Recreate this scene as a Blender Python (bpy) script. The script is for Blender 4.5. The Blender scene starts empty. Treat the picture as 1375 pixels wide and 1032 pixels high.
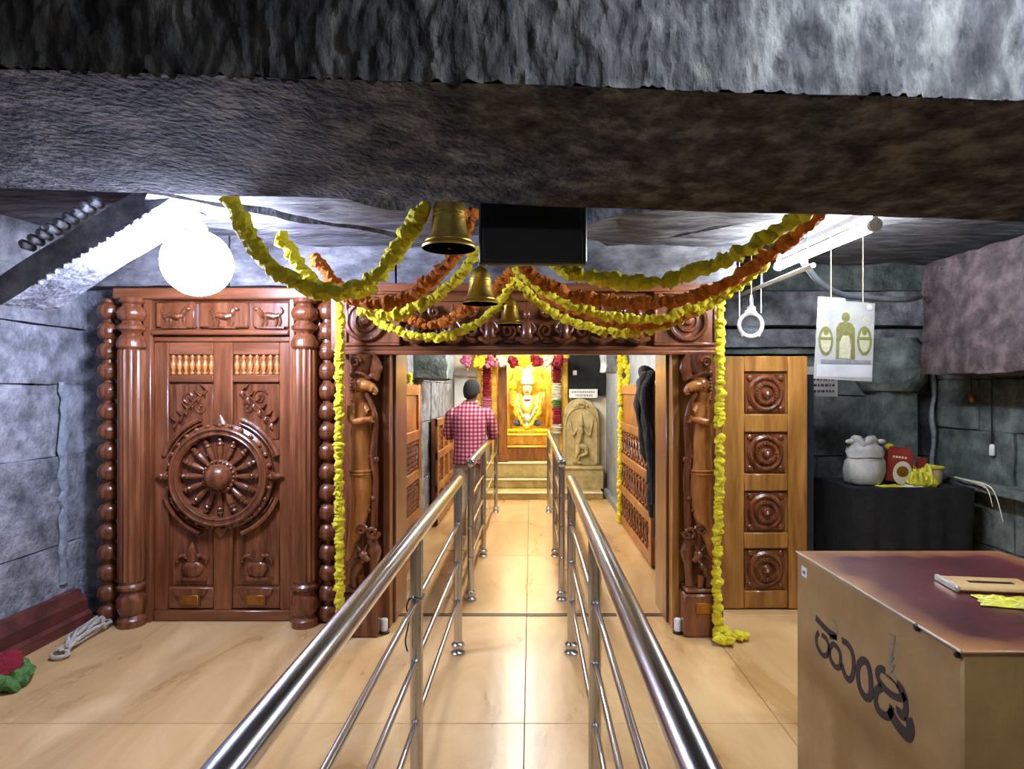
import bpy, math, random
from mathutils import Vector, Matrix, noise

random.seed(7)
scene = bpy.context.scene
COL = scene.collection
PI = math.pi

# ------------------------------------------------------------------ camera
CAM_H = 1.55
cam_d = bpy.data.cameras.new('camera')
cam_d.sensor_fit = 'HORIZONTAL'
cam_d.sensor_width = 36.0
cam_d.lens = 36.0 * 800.0 / 1375.0
cam_d.shift_x = -25.5 / 1375.0
cam_d.shift_y = 7.0 / 1375.0
cam_d.clip_start = 0.05
cam = bpy.data.objects.new('camera', cam_d)
COL.objects.link(cam)
cam.location = (0, 0, CAM_H)
cam.rotation_euler = (PI / 2, 0, 0)
scene.camera = cam

# ------------------------------------------------------------------ world, exposure, lamp strengths
world = bpy.data.worlds.new('world')
scene.world = world
world.use_nodes = True
world.node_tree.nodes['Background'].inputs[0].default_value = (0.75, 0.8, 1.0, 1)
world.node_tree.nodes['Background'].inputs[1].default_value = 0.06
vs = scene.view_settings
vs.view_transform = 'Standard'
vs.look = 'None'
vs.exposure = 1.6
vs.gamma = 1.0
vs.use_curve_mapping = False
try:
    scene.cycles.sample_clamp_indirect = 6.0
    scene.cycles.caustics_reflective = False
except Exception:
    pass
E_GLOBE = 62.0      # round lamp by the left door
E_TUBE = 75.0       # tube lamp on the right
E_HALL = 68.0       # tube lamp on the near side of the beam, above the frame
E_REAR = 14.0       # tube lamp over the hall behind the camera
E_CHAMBER = 105.0    # tube lamps inside the inner chamber
E_NICHE = 680.0      # bulbs inside the shrine niche


def P(px, py, y):
    """place of something seen at a photo pixel, at its real distance y"""
    return Vector(((px - 713.0) * y / 800.0, y, CAM_H - (py - 523.0) * y / 800.0))


# ------------------------------------------------------------------ materials
def lin(h):
    h = h.lstrip('#')
    out = []
    for i in (0, 2, 4):
        c = int(h[i:i + 2], 16) / 255.0
        out.append(c / 12.92 if c <= 0.04045 else ((c + 0.055) / 1.055) ** 2.4)
    return (out[0], out[1], out[2], 1.0)


def mk(name, c1, c2=None, scale=6.0, stretch=(1, 1, 1), rough=0.5, metal=0.0, bump=0.0, bscale=None,
       bstretch=None, detail=6.0, coat=0.0, spec=0.5, rot=(0, 0, 0), vary=0.0, c3=None, p1=0.35, p2=0.65,
       rvar=0.0, bdist=0.02, sheen=0.0, dist=0.0):
    m = bpy.data.materials.new(name)
    m.use_nodes = True
    nt = m.node_tree
    b = nt.nodes['Principled BSDF']
    b.inputs['Roughness'].default_value = rough
    b.inputs['Metallic'].default_value = metal
    b.inputs['Coat Weight'].default_value = coat
    b.inputs['Coat Roughness'].default_value = 0.12
    b.inputs['Specular IOR Level'].default_value = spec
    b.inputs['Sheen Weight'].default_value = sheen
    tc = nt.nodes.new('ShaderNodeTexCoord')
    mp = nt.nodes.new('ShaderNodeMapping')
    mp.inputs['Scale'].default_value = stretch
    mp.inputs['Rotation'].default_value = rot
    nt.links.new(tc.outputs['Object'], mp.inputs['Vector'])
    src = None
    if c2 is None:
        b.inputs['Base Color'].default_value = lin(c1)
    else:
        n = nt.nodes.new('ShaderNodeTexNoise')
        n.inputs['Scale'].default_value = scale
        n.inputs['Detail'].default_value = detail
        n.inputs['Roughness'].default_value = 0.62
        n.inputs['Distortion'].default_value = dist
        nt.links.new(mp.outputs[0], n.inputs['Vector'])
        r = nt.nodes.new('ShaderNodeValToRGB')
        r.color_ramp.elements[0].position = p1
        r.color_ramp.elements[0].color = lin(c1)
        r.color_ramp.elements[1].position = p2
        r.color_ramp.elements[1].color = lin(c2)
        if c3:
            e = r.color_ramp.elements.new((p1 + p2) / 2)
            e.color = lin(c3)
        nt.links.new(n.outputs['Fac'], r.inputs['Fac'])
        src = r.outputs['Color']
        if rvar:
            ma = nt.nodes.new('ShaderNodeMapRange')
            ma.inputs['To Min'].default_value = max(0.02, rough - rvar)
            ma.inputs['To Max'].default_value = min(1, rough + rvar)
            nt.links.new(n.outputs['Fac'], ma.inputs['Value'])
            nt.links.new(ma.outputs[0], b.inputs['Roughness'])
        if vary:
            oi = nt.nodes.new('ShaderNodeObjectInfo')
            hs = nt.nodes.new('ShaderNodeHueSaturation')
            mr = nt.nodes.new('ShaderNodeMapRange')
            mr.inputs['To Min'].default_value = 1 - vary
            mr.inputs['To Max'].default_value = 1 + vary
            nt.links.new(oi.outputs['Random'], mr.inputs['Value'])
            nt.links.new(mr.outputs[0], hs.inputs['Value'])
            nt.links.new(src, hs.inputs['Color'])
            src = hs.outputs['Color']
        nt.links.new(src, b.inputs['Base Color'])
    if bump:
        mp2 = nt.nodes.new('ShaderNodeMapping')
        mp2.inputs['Scale'].default_value = bstretch or stretch
        mp2.inputs['Rotation'].default_value = rot
        nt.links.new(tc.outputs['Object'], mp2.inputs['Vector'])
        n2 = nt.nodes.new('ShaderNodeTexNoise')
        n2.inputs['Scale'].default_value = bscale or scale * 3
        n2.inputs['Detail'].default_value = 5.0
        nt.links.new(mp2.outputs[0], n2.inputs['Vector'])
        bp = nt.nodes.new('ShaderNodeBump')
        bp.inputs['Strength'].default_value = bump
        bp.inputs['Distance'].default_value = bdist
        nt.links.new(n2.outputs['Fac'], bp.inputs['Height'])
        nt.links.new(bp.outputs[0], b.inputs['Normal'])
    return m


def emit(name, col, strength):
    m = bpy.data.materials.new(name)
    m.use_nodes = True
    b = m.node_tree.nodes['Principled BSDF']
    b.inputs['Base Color'].default_value = (0.8, 0.8, 0.8, 1)
    b.inputs['Emission Color'].default_value = (*col, 1)
    b.inputs['Emission Strength'].default_value = strength
    return m


MAT = {}
MAT['floor_joint'] = mk('floor_joint', '4a3b2a', '6a563c', 8, rough=0.7)
MAT['slab'] = mk('floor_slab', 'a07a48', 'd8b684', 1.6, (1.6, 0.55, 1), rough=0.28, bump=0.06, bscale=14, rot=(0, 0, 0.35),
                 vary=0.05, c3='c39c69', p1=0.28, p2=0.68, rvar=0.03, detail=8, dist=0.8, bdist=0.01)
MAT['stone'] = mk('grey_stone', '55575c', '9b9da3', 7, rough=0.75, bump=0.9, bscale=30, c3='7b7d83', vary=0.07, spec=0.35)
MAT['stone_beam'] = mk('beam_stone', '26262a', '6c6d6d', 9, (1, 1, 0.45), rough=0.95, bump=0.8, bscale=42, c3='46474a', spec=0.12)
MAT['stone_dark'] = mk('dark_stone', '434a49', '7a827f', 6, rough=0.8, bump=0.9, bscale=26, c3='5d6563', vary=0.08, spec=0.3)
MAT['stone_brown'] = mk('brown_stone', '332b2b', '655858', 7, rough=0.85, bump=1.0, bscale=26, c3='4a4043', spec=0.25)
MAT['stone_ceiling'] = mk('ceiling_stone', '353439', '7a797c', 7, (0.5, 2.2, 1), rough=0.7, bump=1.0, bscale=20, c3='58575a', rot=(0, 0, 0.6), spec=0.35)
MAT['plaster'] = mk('grey_plaster', '6d7278', '8e9398', 4, rough=0.7, bump=0.3, bscale=30)
MAT['seam'] = mk('lime_seam', '747b83', '9aa0a7', 20, rough=0.8, bump=0.5)
WS = (9, 9, 0.9)
MAT['wood'] = mk('reddish_wood', '562c17', '925939', 2.2, WS, rough=0.33, bump=0.12, bscale=9, c3='744225', coat=0.25, p1=0.3, p2=0.7, bdist=0.01)
MAT['wood_h'] = mk('reddish_wood_flat_grain', '562c17', '8c563a', 2.2, (0.9, 9, 9), rough=0.33, bump=0.12, bscale=9, c3='734225', coat=0.25, p1=0.3, p2=0.7, bdist=0.01)
MAT['wood_carve'] = mk('carved_wood', '512a16', '844d2f', 3, WS, rough=0.26, bump=0.25, bscale=10, coat=0.35, bdist=0.012)
MAT['wood_honey'] = mk('honey_wood', '7a4d1f', 'b98443', 2.0, WS, rough=0.36, bump=0.1, bscale=9, c3='9a6a30', coat=0.2, p1=0.3, p2=0.7, bdist=0.01)
MAT['wood_figure'] = mk('figure_wood', '8a5222', 'cd8a4b', 2.4, (7, 7, 1.2), rough=0.26, c3='aa6c33', coat=0.4, bump=0.05, bscale=9, p1=0.3, p2=0.7)
MAT['wood_panel'] = mk('inner_door_wood', '76441d', 'a8692f', 2.2, (9, 2, 2), rough=0.4, coat=0.15)
MAT['base_paint'] = mk('red_brown_plinth', '3d1d18', '6b372d', 5, (1, 1, 1), rough=0.45, bump=0.3, bscale=25)
MAT['steel'] = mk('brushed_steel', 'c4c5c8', 'd6d7da', 6, (40, 2, 40), rough=0.2, metal=1.0, rvar=0.05)
MAT['brass'] = mk('brass', 'b0923a', 'e2c468', 8, rough=0.38, metal=1.0, bump=0.15, bscale=30)
MAT['brass_plate'] = mk('dull_brass', '8a5a1e', 'b57f34', 8, rough=0.4, metal=0.8)
MAT['gold'] = mk('gold_sheet', 'cf9a2a', 'f5d468', 9, rough=0.35, metal=0.6, bump=0.4, bscale=22)
MAT['silver'] = mk('silver', 'cfd0cc', 'f2f2ee', 9, rough=0.3, metal=0.6)
MAT['marigold'] = mk('yellow_marigold', 'eedb08', 'fff428', 22, rough=0.7, bump=0.6, bscale=60, vary=0.09, spec=0.2, sheen=0.2)
MAT['marigold_orange'] = mk('orange_marigold', 'a8480a', 'e08a2a', 22, rough=0.75, bump=0.6, bscale=60, vary=0.12, spec=0.2)
MAT['petal_red'] = mk('red_petals', '7a0c1c', 'b5213a', 30, rough=0.7, bump=0.7, bscale=70, vary=0.1)
MAT['petal_pink'] = mk('pink_petals', 'b8476e', 'e08aa8', 30, rough=0.7, bump=0.7, bscale=70, vary=0.1)
MAT['petal_white'] = mk('white_petals', 'cfc9a8', 'f5f0dc', 30, rough=0.7, bump=0.7, bscale=70, vary=0.05)
MAT['leaf'] = mk('green_leaf', '2f5a22', '5f8f45', 20, rough=0.6, bump=0.5, bscale=40, vary=0.15)
MAT['thread'] = mk('thread', 'b8a878', rough=0.8)
MAT['black'] = mk('black_plastic', '0c0c0d', '151516', 10, rough=0.35)
MAT['black_cloth'] = mk('black_cloth', '101114', '1e2024', 12, rough=0.9, bump=0.4, bscale=60)
MAT['dark_paint'] = mk('dark_blue_paint', '14181f', '222a35', 8, rough=0.5)
MAT['white_plastic'] = mk('white_plastic', 'd9dcdf', 'eceef0', 8, rough=0.4)
MAT['cream'] = mk('cream_board', 'd8cfb8', 'ece4d0', 6, rough=0.6)
MAT['cardboard'] = mk('tan_hammered_paint', '93774c', 'aa8d5e', 5, rough=0.45, bump=0.15, bscale=80, bdist=0.004)
MAT['cardboard_edge'] = mk('edge_trim', 'a9854f', 'c39d66', 5, rough=0.5)
MAT['ink'] = mk('black_ink', '231a22', '33252b', 30, rough=0.7)
MAT['ink_grey'] = mk('faded_grey_ink', '7b7a6e', '8d8a78', 60, rough=0.7)
MAT['yellow_plastic'] = mk('yellow_plastic', 'b9a512', 'd8c428', 12, rough=0.4)
MAT['yellow_film'] = mk('yellow_foil', 'b8b024', 'e6df4a', 18, rough=0.35, bump=0.5, bscale=30)
MAT['red_paper'] = mk('red_card', '7c211c', '9d332a', 12, rough=0.6)
MAT['sack'] = mk('white_sack', 'b9bdbf', 'dcdfe0', 12, rough=0.8, bump=0.4, bscale=120, bdist=0.005)
MAT['paper'] = mk('calendar_paper', '7d7d81', '979690', 5, rough=0.7)
MAT['paper_light'] = mk('calendar_strip', '9a9a9f', 'acacb0', 6, rough=0.7)
MAT['print_olive'] = mk('olive_print', '4f4f26', '6a6836', 30, rough=0.7)
MAT['print_pale'] = mk('pale_print', '8c8a6e', 'a09e88', 60, rough=0.7)
MAT['print_grey'] = mk('grey_print', '5f5f66', '747479', 30, rough=0.7)
MAT['rope'] = mk('cotton_rope', 'a39a8c', 'c9c1b3', 60, rough=0.85, bump=0.6, bscale=120)
MAT['grey_cable'] = mk('grey_cable', '5f666d', '7c848b', 10, rough=0.5)
MAT['stone_yellow'] = mk('yellow_stone', 'a08a4c', 'cbb678', 6, rough=0.55, bump=0.4, bscale=24, c3='b7a162')
MAT['relief'] = mk('relief_stone', '9a8754', 'c6b482', 7, rough=0.5, bump=0.3, bscale=24)
MAT['skin'] = mk('skin', '6e4530', '84563d', 12, rough=0.55)
MAT['hair'] = mk('hair', '0b0a0b', '1a191c', 60, rough=0.8, bump=0.6, bscale=120)
MAT['trousers'] = mk('pale_trousers', 'a79f90', 'c6bfb0', 10, rough=0.85, bump=0.4, bscale=14)


def box_top_material():
    """maroon-stained top of the donation box, tan along its rim"""
    m = mk('stained_top', '3a1219', '5c2529', 6, rough=0.3, bump=0.1, bscale=40, bdist=0.005)
    nt = m.node_tree
    b = nt.nodes['Principled BSDF']
    old = b.inputs['Base Color'].links[0].from_socket
    tc = nt.nodes.new('ShaderNodeTexCoord')
    sep = nt.nodes.new('ShaderNodeSeparateXYZ')
    nt.links.new(tc.outputs['Generated'], sep.inputs[0])
    prod = None
    for ax in ('X', 'Y'):
        d = nt.nodes.new('ShaderNodeMath'); d.operation = 'SUBTRACT'; d.inputs[1].default_value = 0.5
        nt.links.new(sep.outputs[ax], d.inputs[0])
        a = nt.nodes.new('ShaderNodeMath'); a.operation = 'ABSOLUTE'
        nt.links.new(d.outputs[0], a.inputs[0])
        if prod is None:
            prod = a.outputs[0]
        else:
            mx = nt.nodes.new('ShaderNodeMath'); mx.operation = 'SMOOTH_MAX'; mx.inputs[2].default_value = 0.15
            nt.links.new(prod, mx.inputs[0]); nt.links.new(a.outputs[0], mx.inputs[1])
            prod = mx.outputs[0]
    n = nt.nodes.new('ShaderNodeTexNoise'); n.inputs['Scale'].default_value = 7
    nt.links.new(tc.outputs['Object'], n.inputs['Vector'])
    w = nt.nodes.new('ShaderNodeMath'); w.operation = 'MULTIPLY_ADD'; w.inputs[1].default_value = 0.16
    nt.links.new(n.outputs['Fac'], w.inputs[0]); nt.links.new(prod, w.inputs[2])
    mr = nt.nodes.new('ShaderNodeMapRange')
    mr.inputs['From Min'].default_value = 0.47; mr.inputs['From Max'].default_value = 0.62
    nt.links.new(w.outputs[0], mr.inputs['Value'])
    mix = nt.nodes.new('ShaderNodeMixRGB')
    mix.inputs[2].default_value = lin('a5713f')
    nt.links.new(mr.outputs[0], mix.inputs[0]); nt.links.new(old, mix.inputs[1])
    nt.links.new(mix.outputs[0], b.inputs['Base Color'])
    return m


def gingham_material():
    m = bpy.data.materials.new('gingham')
    m.use_nodes = True
    nt = m.node_tree
    b = nt.nodes['Principled BSDF']
    b.inputs['Roughness'].default_value = 0.85
    tc = nt.nodes.new('ShaderNodeTexCoord')
    sep = nt.nodes.new('ShaderNodeSeparateXYZ')
    nt.links.new(tc.outputs['Object'], sep.inputs[0])
    outs = []
    for ax in ('X', 'Z'):
        a = nt.nodes.new('ShaderNodeMath'); a.operation = 'MULTIPLY'; a.inputs[1].default_value = 24.0
        nt.links.new(sep.outputs[ax], a.inputs[0])
        f = nt.nodes.new('ShaderNodeMath'); f.operation = 'FRACT'
        nt.links.new(a.outputs[0], f.inputs[0])
        g = nt.nodes.new('ShaderNodeMath'); g.operation = 'GREATER_THAN'; g.inputs[1].default_value = 0.48
        nt.links.new(f.outputs[0], g.inputs[0])
        outs.append(g.outputs[0])
    s = nt.nodes.new('ShaderNodeMath'); s.operation = 'ADD'
    nt.links.new(outs[0], s.inputs[0]); nt.links.new(outs[1], s.inputs[1])
    h = nt.nodes.new('ShaderNodeMath'); h.operation = 'MULTIPLY'; h.inputs[1].default_value = 0.5
    nt.links.new(s.outputs[0], h.inputs[0])
    r = nt.nodes.new('ShaderNodeValToRGB')
    r.color_ramp.interpolation = 'CONSTANT'
    r.color_ramp.elements[0].color = lin('d3a3ac')
    r.color_ramp.elements[1].position = 0.75
    r.color_ramp.elements[1].color = lin('6f1c38')
    e = r.color_ramp.elements.new(0.25); e.color = lin('a84e69')
    nt.links.new(h.outputs[0], r.inputs['Fac'])
    nt.links.new(r.outputs[0], b.inputs['Base Color'])
    n = nt.nodes.new('ShaderNodeTexNoise'); n.inputs['Scale'].default_value = 12
    nt.links.new(tc.outputs['Object'], n.inputs['Vector'])
    bp = nt.nodes.new('ShaderNodeBump'); bp.inputs['Strength'].default_value = 0.5; bp.inputs['Distance'].default_value = 0.03
    nt.links.new(n.outputs['Fac'], bp.inputs['Height']); nt.links.new(bp.outputs[0], b.inputs['Normal'])
    return m


MAT['box_top'] = box_top_material()
MAT['gingham'] = gingham_material()


# ------------------------------------------------------------------ mesh helpers
class G:
    def __init__(self, T=None):
        self.v = []
        self.f = []
        self.T = T or Matrix.Identity(4)

    def add(self, vs, fs, M=None):
        T = self.T @ M if M is not None else self.T
        n = len(self.v)
        self.v.extend([T @ Vector(p) for p in vs])
        flip = T.determinant() < 0
        for f in fs:
            f = [i + n for i in f]
            self.f.append(f[::-1] if flip else f)
        return self

    def box(self, x0, x1, y0, y1, z0, z1, M=None):
        vs = [(x0, y0, z0), (x1, y0, z0), (x1, y1, z0), (x0, y1, z0), (x0, y0, z1), (x1, y0, z1), (x1, y1, z1), (x0, y1, z1)]
        fs = [(0, 3, 2, 1), (4, 5, 6, 7), (0, 1, 5, 4), (1, 2, 6, 5), (2, 3, 7, 6), (3, 0, 4, 7)]
        return self.add(vs, fs, M)

    def lathe(self, prof, c=(0, 0, 0), axis='Z', seg=20, M=None, flute=0, fdepth=0.0, half=False):
        vs, fs = [], []
        for (r, z) in prof:
            for k in range(seg):
                a = 2 * PI * k / seg
                rr = r
                if flute:
                    rr = r * (1 - fdepth * abs(math.sin(a * flute / 2)) ** 1.0)
                vs.append((rr * math.cos(a), rr * math.sin(a), z))
        for i in range(len(prof) - 1):
            for k in range(seg):
                a, b2 = i * seg + k, i * seg + (k + 1) % seg
                fs.append((a, b2, b2 + seg, a + seg))
        fs.append(tuple(range(seg))[::-1])
        fs.append(tuple(range((len(prof) - 1) * seg, len(prof) * seg)))
        R = Matrix.Identity(4)
        if axis == 'Y':      # profile height runs towards -Y (towards the viewer)
            R = Matrix.Rotation(PI / 2, 4, 'X')
        elif axis == 'X':
            R = Matrix.Rotation(PI / 2, 4, 'Y')
        L = Matrix.Translation(Vector(c)) @ R
        return self.add(vs, fs, M @ L if M is not None else L)

    def ball(self, c, r, seg=12, rings=8, M=None):
        if not hasattr(r, '__len__'):
            r = (r, r, r)
        vs, fs = [], []
        for i in range(1, rings):
            t = PI * i / rings
            for k in range(seg):
                a = 2 * PI * k / seg
                vs.append((c[0] + r[0] * math.sin(t) * math.cos(a), c[1] + r[1] * math.sin(t) * math.sin(a), c[2] - r[2] * math.cos(t)))
        for i in range(rings - 2):
            for k in range(seg):
                a, b2 = i * seg + k, i * seg + (k + 1) % seg
                fs.append((a, b2, b2 + seg, a + seg))
        n = len(vs)
        vs += [(c[0], c[1], c[2] - r[2]), (c[0], c[1], c[2] + r[2])]
        for k in range(seg):
            fs.append((n, (k + 1) % seg, k))
            o = (rings - 2) * seg
            fs.append((n + 1, o + k, o + (k + 1) % seg))
        return self.add(vs, fs, M)

    def tube(self, pts, r, seg=8, closed=False, flat=1.0, M=None, up=None):
        pts = [Vector(p) for p in pts]
        n = len(pts)
        rs = r if hasattr(r, '__len__') else [r] * n
        tang = []
        for i in range(n):
            if closed:
                t = pts[(i + 1) % n] - pts[i - 1]
            else:
                t = pts[min(i + 1, n - 1)] - pts[max(i - 1, 0)]
            if t.length < 1e-9:
                t = Vector((0, 0, 1))
            tang.append(t.normalized())
        ref = Vector(up) if up else (Vector((0, 0, 1)) if abs(tang[0].z) < 0.9 else Vector((0, 1, 0)))
        nrm = (ref - tang[0] * ref.dot(tang[0])).normalized()
        vs, fs = [], []
        for i in range(n):
            if up:
                nn = Vector(up) - tang[i] * Vector(up).dot(tang[i])
            else:
                nn = nrm - tang[i] * nrm.dot(tang[i])
            if nn.length > 1e-6:
                nrm = nn.normalized()
            bi = tang[i].cross(nrm)
            rr = rs[i]
            ra, rb = (rr if hasattr(rr, '__len__') else (rr * flat, rr))
            for k in range(seg):
                a = 2 * PI * k / seg
                vs.append(pts[i] + nrm * (ra * math.cos(a)) + bi * (rb * math.sin(a)))
        m = n if closed else n - 1
        for i in range(m):
            j = (i + 1) % n
            for k in range(seg):
                k2 = (k + 1) % seg
                fs.append((i * seg + k, i * seg + k2, j * seg + k2, j * seg + k))
        if not closed:
            fs.append(tuple(range(seg))[::-1])
            fs.append(tuple(range((n - 1) * seg, n * seg)))
        return self.add(vs, fs, M)

    def prism(self, poly, fn, d0, d1):
        """extrude a 2D outline; fn(u, v, d) -> point"""
        n = len(poly)
        vs = [fn(u, v, d0) for u, v in poly] + [fn(u, v, d1) for u, v in poly]
        fs = [tuple(range(n))[::-1], tuple(range(n, 2 * n))]
        for i in range(n):
            j = (i + 1) % n
            fs.append((i, j, j + n, i + n))
        return self.add(vs, fs)

    def rough_box(self, x0, x1, y0, y1, z0, z1, step=0.1, amp=0.01, freq=4.0, seed=0.0, M=None, fn=None, sides='xXyYzZ'):
        """box of small faces whose surface is uneven like dressed stone"""
        def cuts(a, b):
            n = max(1, int(round((b - a) / step)))
            return [a + (b - a) * i / n for i in range(n + 1)]
        X, Y, Z = cuts(x0, x1), cuts(y0, y1), cuts(z0, z1)
        idx, vs, fs = {}, [], []
        so = Vector((seed * 7.3, seed * 3.1, seed * 5.7))

        def V(p):
            key = (round(p[0], 5), round(p[1], 5), round(p[2], 5))
            if key not in idx:
                q = Vector(p)
                if fn:
                    q = q + fn(q)
                else:
                    q = q + noise.noise_vector((q + so) * freq) * amp + noise.noise_vector((q + so) * freq * 3.1) * amp * 0.4
                idx[key] = len(vs)
                vs.append(q)
            return idx[key]

        def sheet(A, B, mkp, flip):
            for i in range(len(A) - 1):
                for j in range(len(B) - 1):
                    q = [V(mkp(A[i], B[j])), V(mkp(A[i + 1], B[j])), V(mkp(A[i + 1], B[j + 1])), V(mkp(A[i], B[j + 1]))]
                    fs.append(q[::-1] if flip else q)
        if 'z' in sides: sheet(X, Y, lambda a, b: (a, b, z0), True)
        if 'Z' in sides: sheet(X, Y, lambda a, b: (a, b, z1), False)
        if 'y' in sides: sheet(X, Z, lambda a, b: (a, y0, b), False)
        if 'Y' in sides: sheet(X, Z, lambda a, b: (a, y1, b), True)
        if 'x' in sides: sheet(Y, Z, lambda a, b: (x0, a, b), True)
        if 'X' in sides: sheet(Y, Z, lambda a, b: (x1, a, b), False)
        return self.add(vs, fs, M)

    def mesh(self, name, mat, smooth=True, angle=40):
        me = bpy.data.meshes.new(name)
        me.from_pydata([tuple(p) for p in self.v], [], self.f)
        me.update()
        if smooth:
            me.polygons.foreach_set('use_smooth', [True] * len(me.polygons))
            me.set_sharp_from_angle(angle=math.radians(angle))
        if mat is not None:
            me.materials.append(MAT[mat] if isinstance(mat, str) else mat)
        return me

    def build(self, name, mat, parent=None, smooth=True, bevel=0.0, angle=40, segs=1):
        return place(self.mesh(name, mat, smooth, angle), name, parent, bevel=bevel, segs=segs)


def parent_to(o, parent):
    if parent is not None:
        o.parent = parent
        if parent.type == 'EMPTY':
            o.matrix_parent_inverse = Matrix.Translation(-Vector(parent.location))


def place(me, name, parent=None, M=None, bevel=0.0, segs=1):
    o = bpy.data.objects.new(name, me)
    COL.objects.link(o)
    parent_to(o, parent)
    if M is not None:
        o.matrix_basis = M
    if bevel:
        b = o.modifiers.new('bevel', 'BEVEL')
        b.width = bevel
        b.segments = segs
        b.limit_method = 'ANGLE'
        b.angle_limit = math.radians(50)
    return o


def tag(o, label, cat=None, group=None, kind=None):
    o['label'] = label
    if cat:
        o['category'] = cat
    if group:
        o['group'] = group
    if kind:
        o['kind'] = kind
    return o


def thing(name, loc, label, cat=None, group=None, kind=None):
    o = bpy.data.objects.new(name, None)
    o.empty_display_size = 0.1
    COL.objects.link(o)
    o.location = loc
    return tag(o, label, cat, group, kind)


def smooth_path(pts, n=10, closed=False):
    """Catmull-Rom through the points"""
    pts = [Vector(p) for p in pts]
    out = []
    m = len(pts)
    rng = range(m if closed else m - 1)
    for i in rng:
        if closed:
            p0, p1, p2, p3 = pts[i - 1], pts[i], pts[(i + 1) % m], pts[(i + 2) % m]
        else:
            p0, p1, p2, p3 = pts[max(i - 1, 0)], pts[i], pts[i + 1], pts[min(i + 2, m - 1)]
        for k in range(n):
            t = k / n
            out.append(0.5 * ((2 * p1) + (p2 - p0) * t + (2 * p0 - 5 * p1 + 4 * p2 - p3) * t * t + (3 * p1 - p0 - 3 * p2 + p3) * t ** 3))
    if not closed:
        out.append(pts[-1])
    return out


def resample(path, d):
    out = [path[0].copy()]
    acc = 0.0
    for a, b in zip(path[:-1], path[1:]):
        L = (b - a).length
        while acc + L >= d and L > 1e-9:
            t = (d - acc) / L
            a = a + (b - a) * t
            out.append(a.copy())
            L = (b - a).length
            acc = 0.0
        acc += L
    return out


def arc(cx, cz, r, a0, a1, n, y):
    return [(cx + r * math.cos(math.radians(a0 + (a1 - a0) * i / n)), y, cz + r * math.sin(math.radians(a0 + (a1 - a0) * i / n))) for i in range(n + 1)]


def spiral(cx, cz, r0, turns, y, n=22, a0=0.0, sgn=1):
    return [(cx + r0 * (1 - 0.8 * i / n) * math.cos(a0 + sgn * 2 * PI * turns * i / n), y, cz + r0 * (1 - 0.8 * i / n) * math.sin(a0 + sgn * 2 * PI * turns * i / n)) for i in range(n + 1)]


# ==================================================================== THE SETTING
# ---- floor of big stone slabs
floor = tag(G().box(-3.6, 3.9, -3.2, 11.0, -0.12, -0.006).build('floor', 'floor_joint', smooth=False),
            'tan polished stone slab floor running from hall into the shrine', 'floor', kind='structure')
XE = [-3.2, -2.42, -1.22, -0.03, 1.16, 2.36, 3.5]
YE = [-3.1, -1.43, -0.03, 1.37, 2.77, 4.10, 5.58, 7.0, 8.45]
for i in range(len(XE) - 1):
    for j in range(len(YE) - 1):
        if YE[j] >= 4.1 and (XE[i + 1] < -2.0):
            continue
        dz = random.uniform(-0.0006, 0.0)
        g = G().box(XE[i] + 0.0016, XE[i + 1] - 0.0016, YE[j] + 0.0016, YE[j + 1] - 0.0016, -0.02, dz)
        g.build('slab', 'slab', floor, smooth=False, bevel=0.0015)
tr = thing('trim_1', (0, 4.08, 0), 'pair of thin dark door tracks let into the floor at the doorway', 'door track', kind='structure')
for yy in (4.085, 4.118):
    G().box(-0.98, 0.98, yy - 0.006, yy + 0.006, -0.005, 0.004).build('track_strip', 'black', tr, smooth=False)


# ---- masonry walls, block by block
def masonry(name, label, courses, lengths, axis, face, thick, a0, a1, mat, amp=0.008, seed=1, step=0.1, backing=True, lo=None):
    """courses: z levels; axis 'Y' = wall runs along Y with its face at x=face (thick signed, away from the room)"""
    zlo, zhi = courses[0], courses[-1]
    t0, t1 = sorted((face + thick * 0.25, face + thick))
    g = G()
    if axis == 'Y':
        g.box(t0, t1, a0, a1, zlo, zhi)
    else:
        g.box(a0, a1, t0, t1, zlo, zhi)
    w = tag(g.build(name, 'floor_joint' if mat != 'stone_dark' else 'stone_brown', smooth=False), label, 'wall', kind='structure')
    rnd = random.Random(seed)
    for ci in range(len(courses) - 1):
        a = a0 - rnd.uniform(0, 0.7)
        while a < a1:
            L = rnd.uniform(*lengths)
            b = min(a + L, a1)
            if a1 - b < 0.25:
                b = a1
            s, e = max(a, a0) + 0.004, b - 0.004
            if e - s > 0.05:
                pr = rnd.uniform(-0.012, 0.012)
                f0, f1 = sorted((face + pr, face + thick * 0.6))
                if axis == 'Y':
                    g = G().rough_box(f0, f1, s, e, courses[ci] + 0.004, courses[ci + 1] - 0.004, step, amp, 5, rnd.random() * 9)
                else:
                    g = G().rough_box(s, e, f0, f1, courses[ci] + 0.004, courses[ci + 1] - 0.004, step, amp, 5, rnd.random() * 9)
                g.build('stone_block', mat, w)
            a = b
    return w


wl = masonry('wall_left', 'grey dressed stone block wall at the left side', [0.0, 0.54, 1.12, 1.585, 1.96, 2.3, 3.0], (0.9, 1.5), 'Y', -3.08, -0.3, -3.0, 4.3, 'stone', seed=3)
wr = masonry('wall_right', 'dark grey green stone block wall at the right side', [0.0, 0.42, 0.85, 1.25, 1.63, 2.3, 3.0], (0.7, 1.2), 'Y', 3.32, 0.3, -3.0, 4.95, 'stone_dark', seed=5)
G().rough_box(3.17, 3.35, 2.2, 4.9, 0.83, 0.89, 0.08, 0.008, 5, 2).build('ledge', 'stone_dark', wr)
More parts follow.
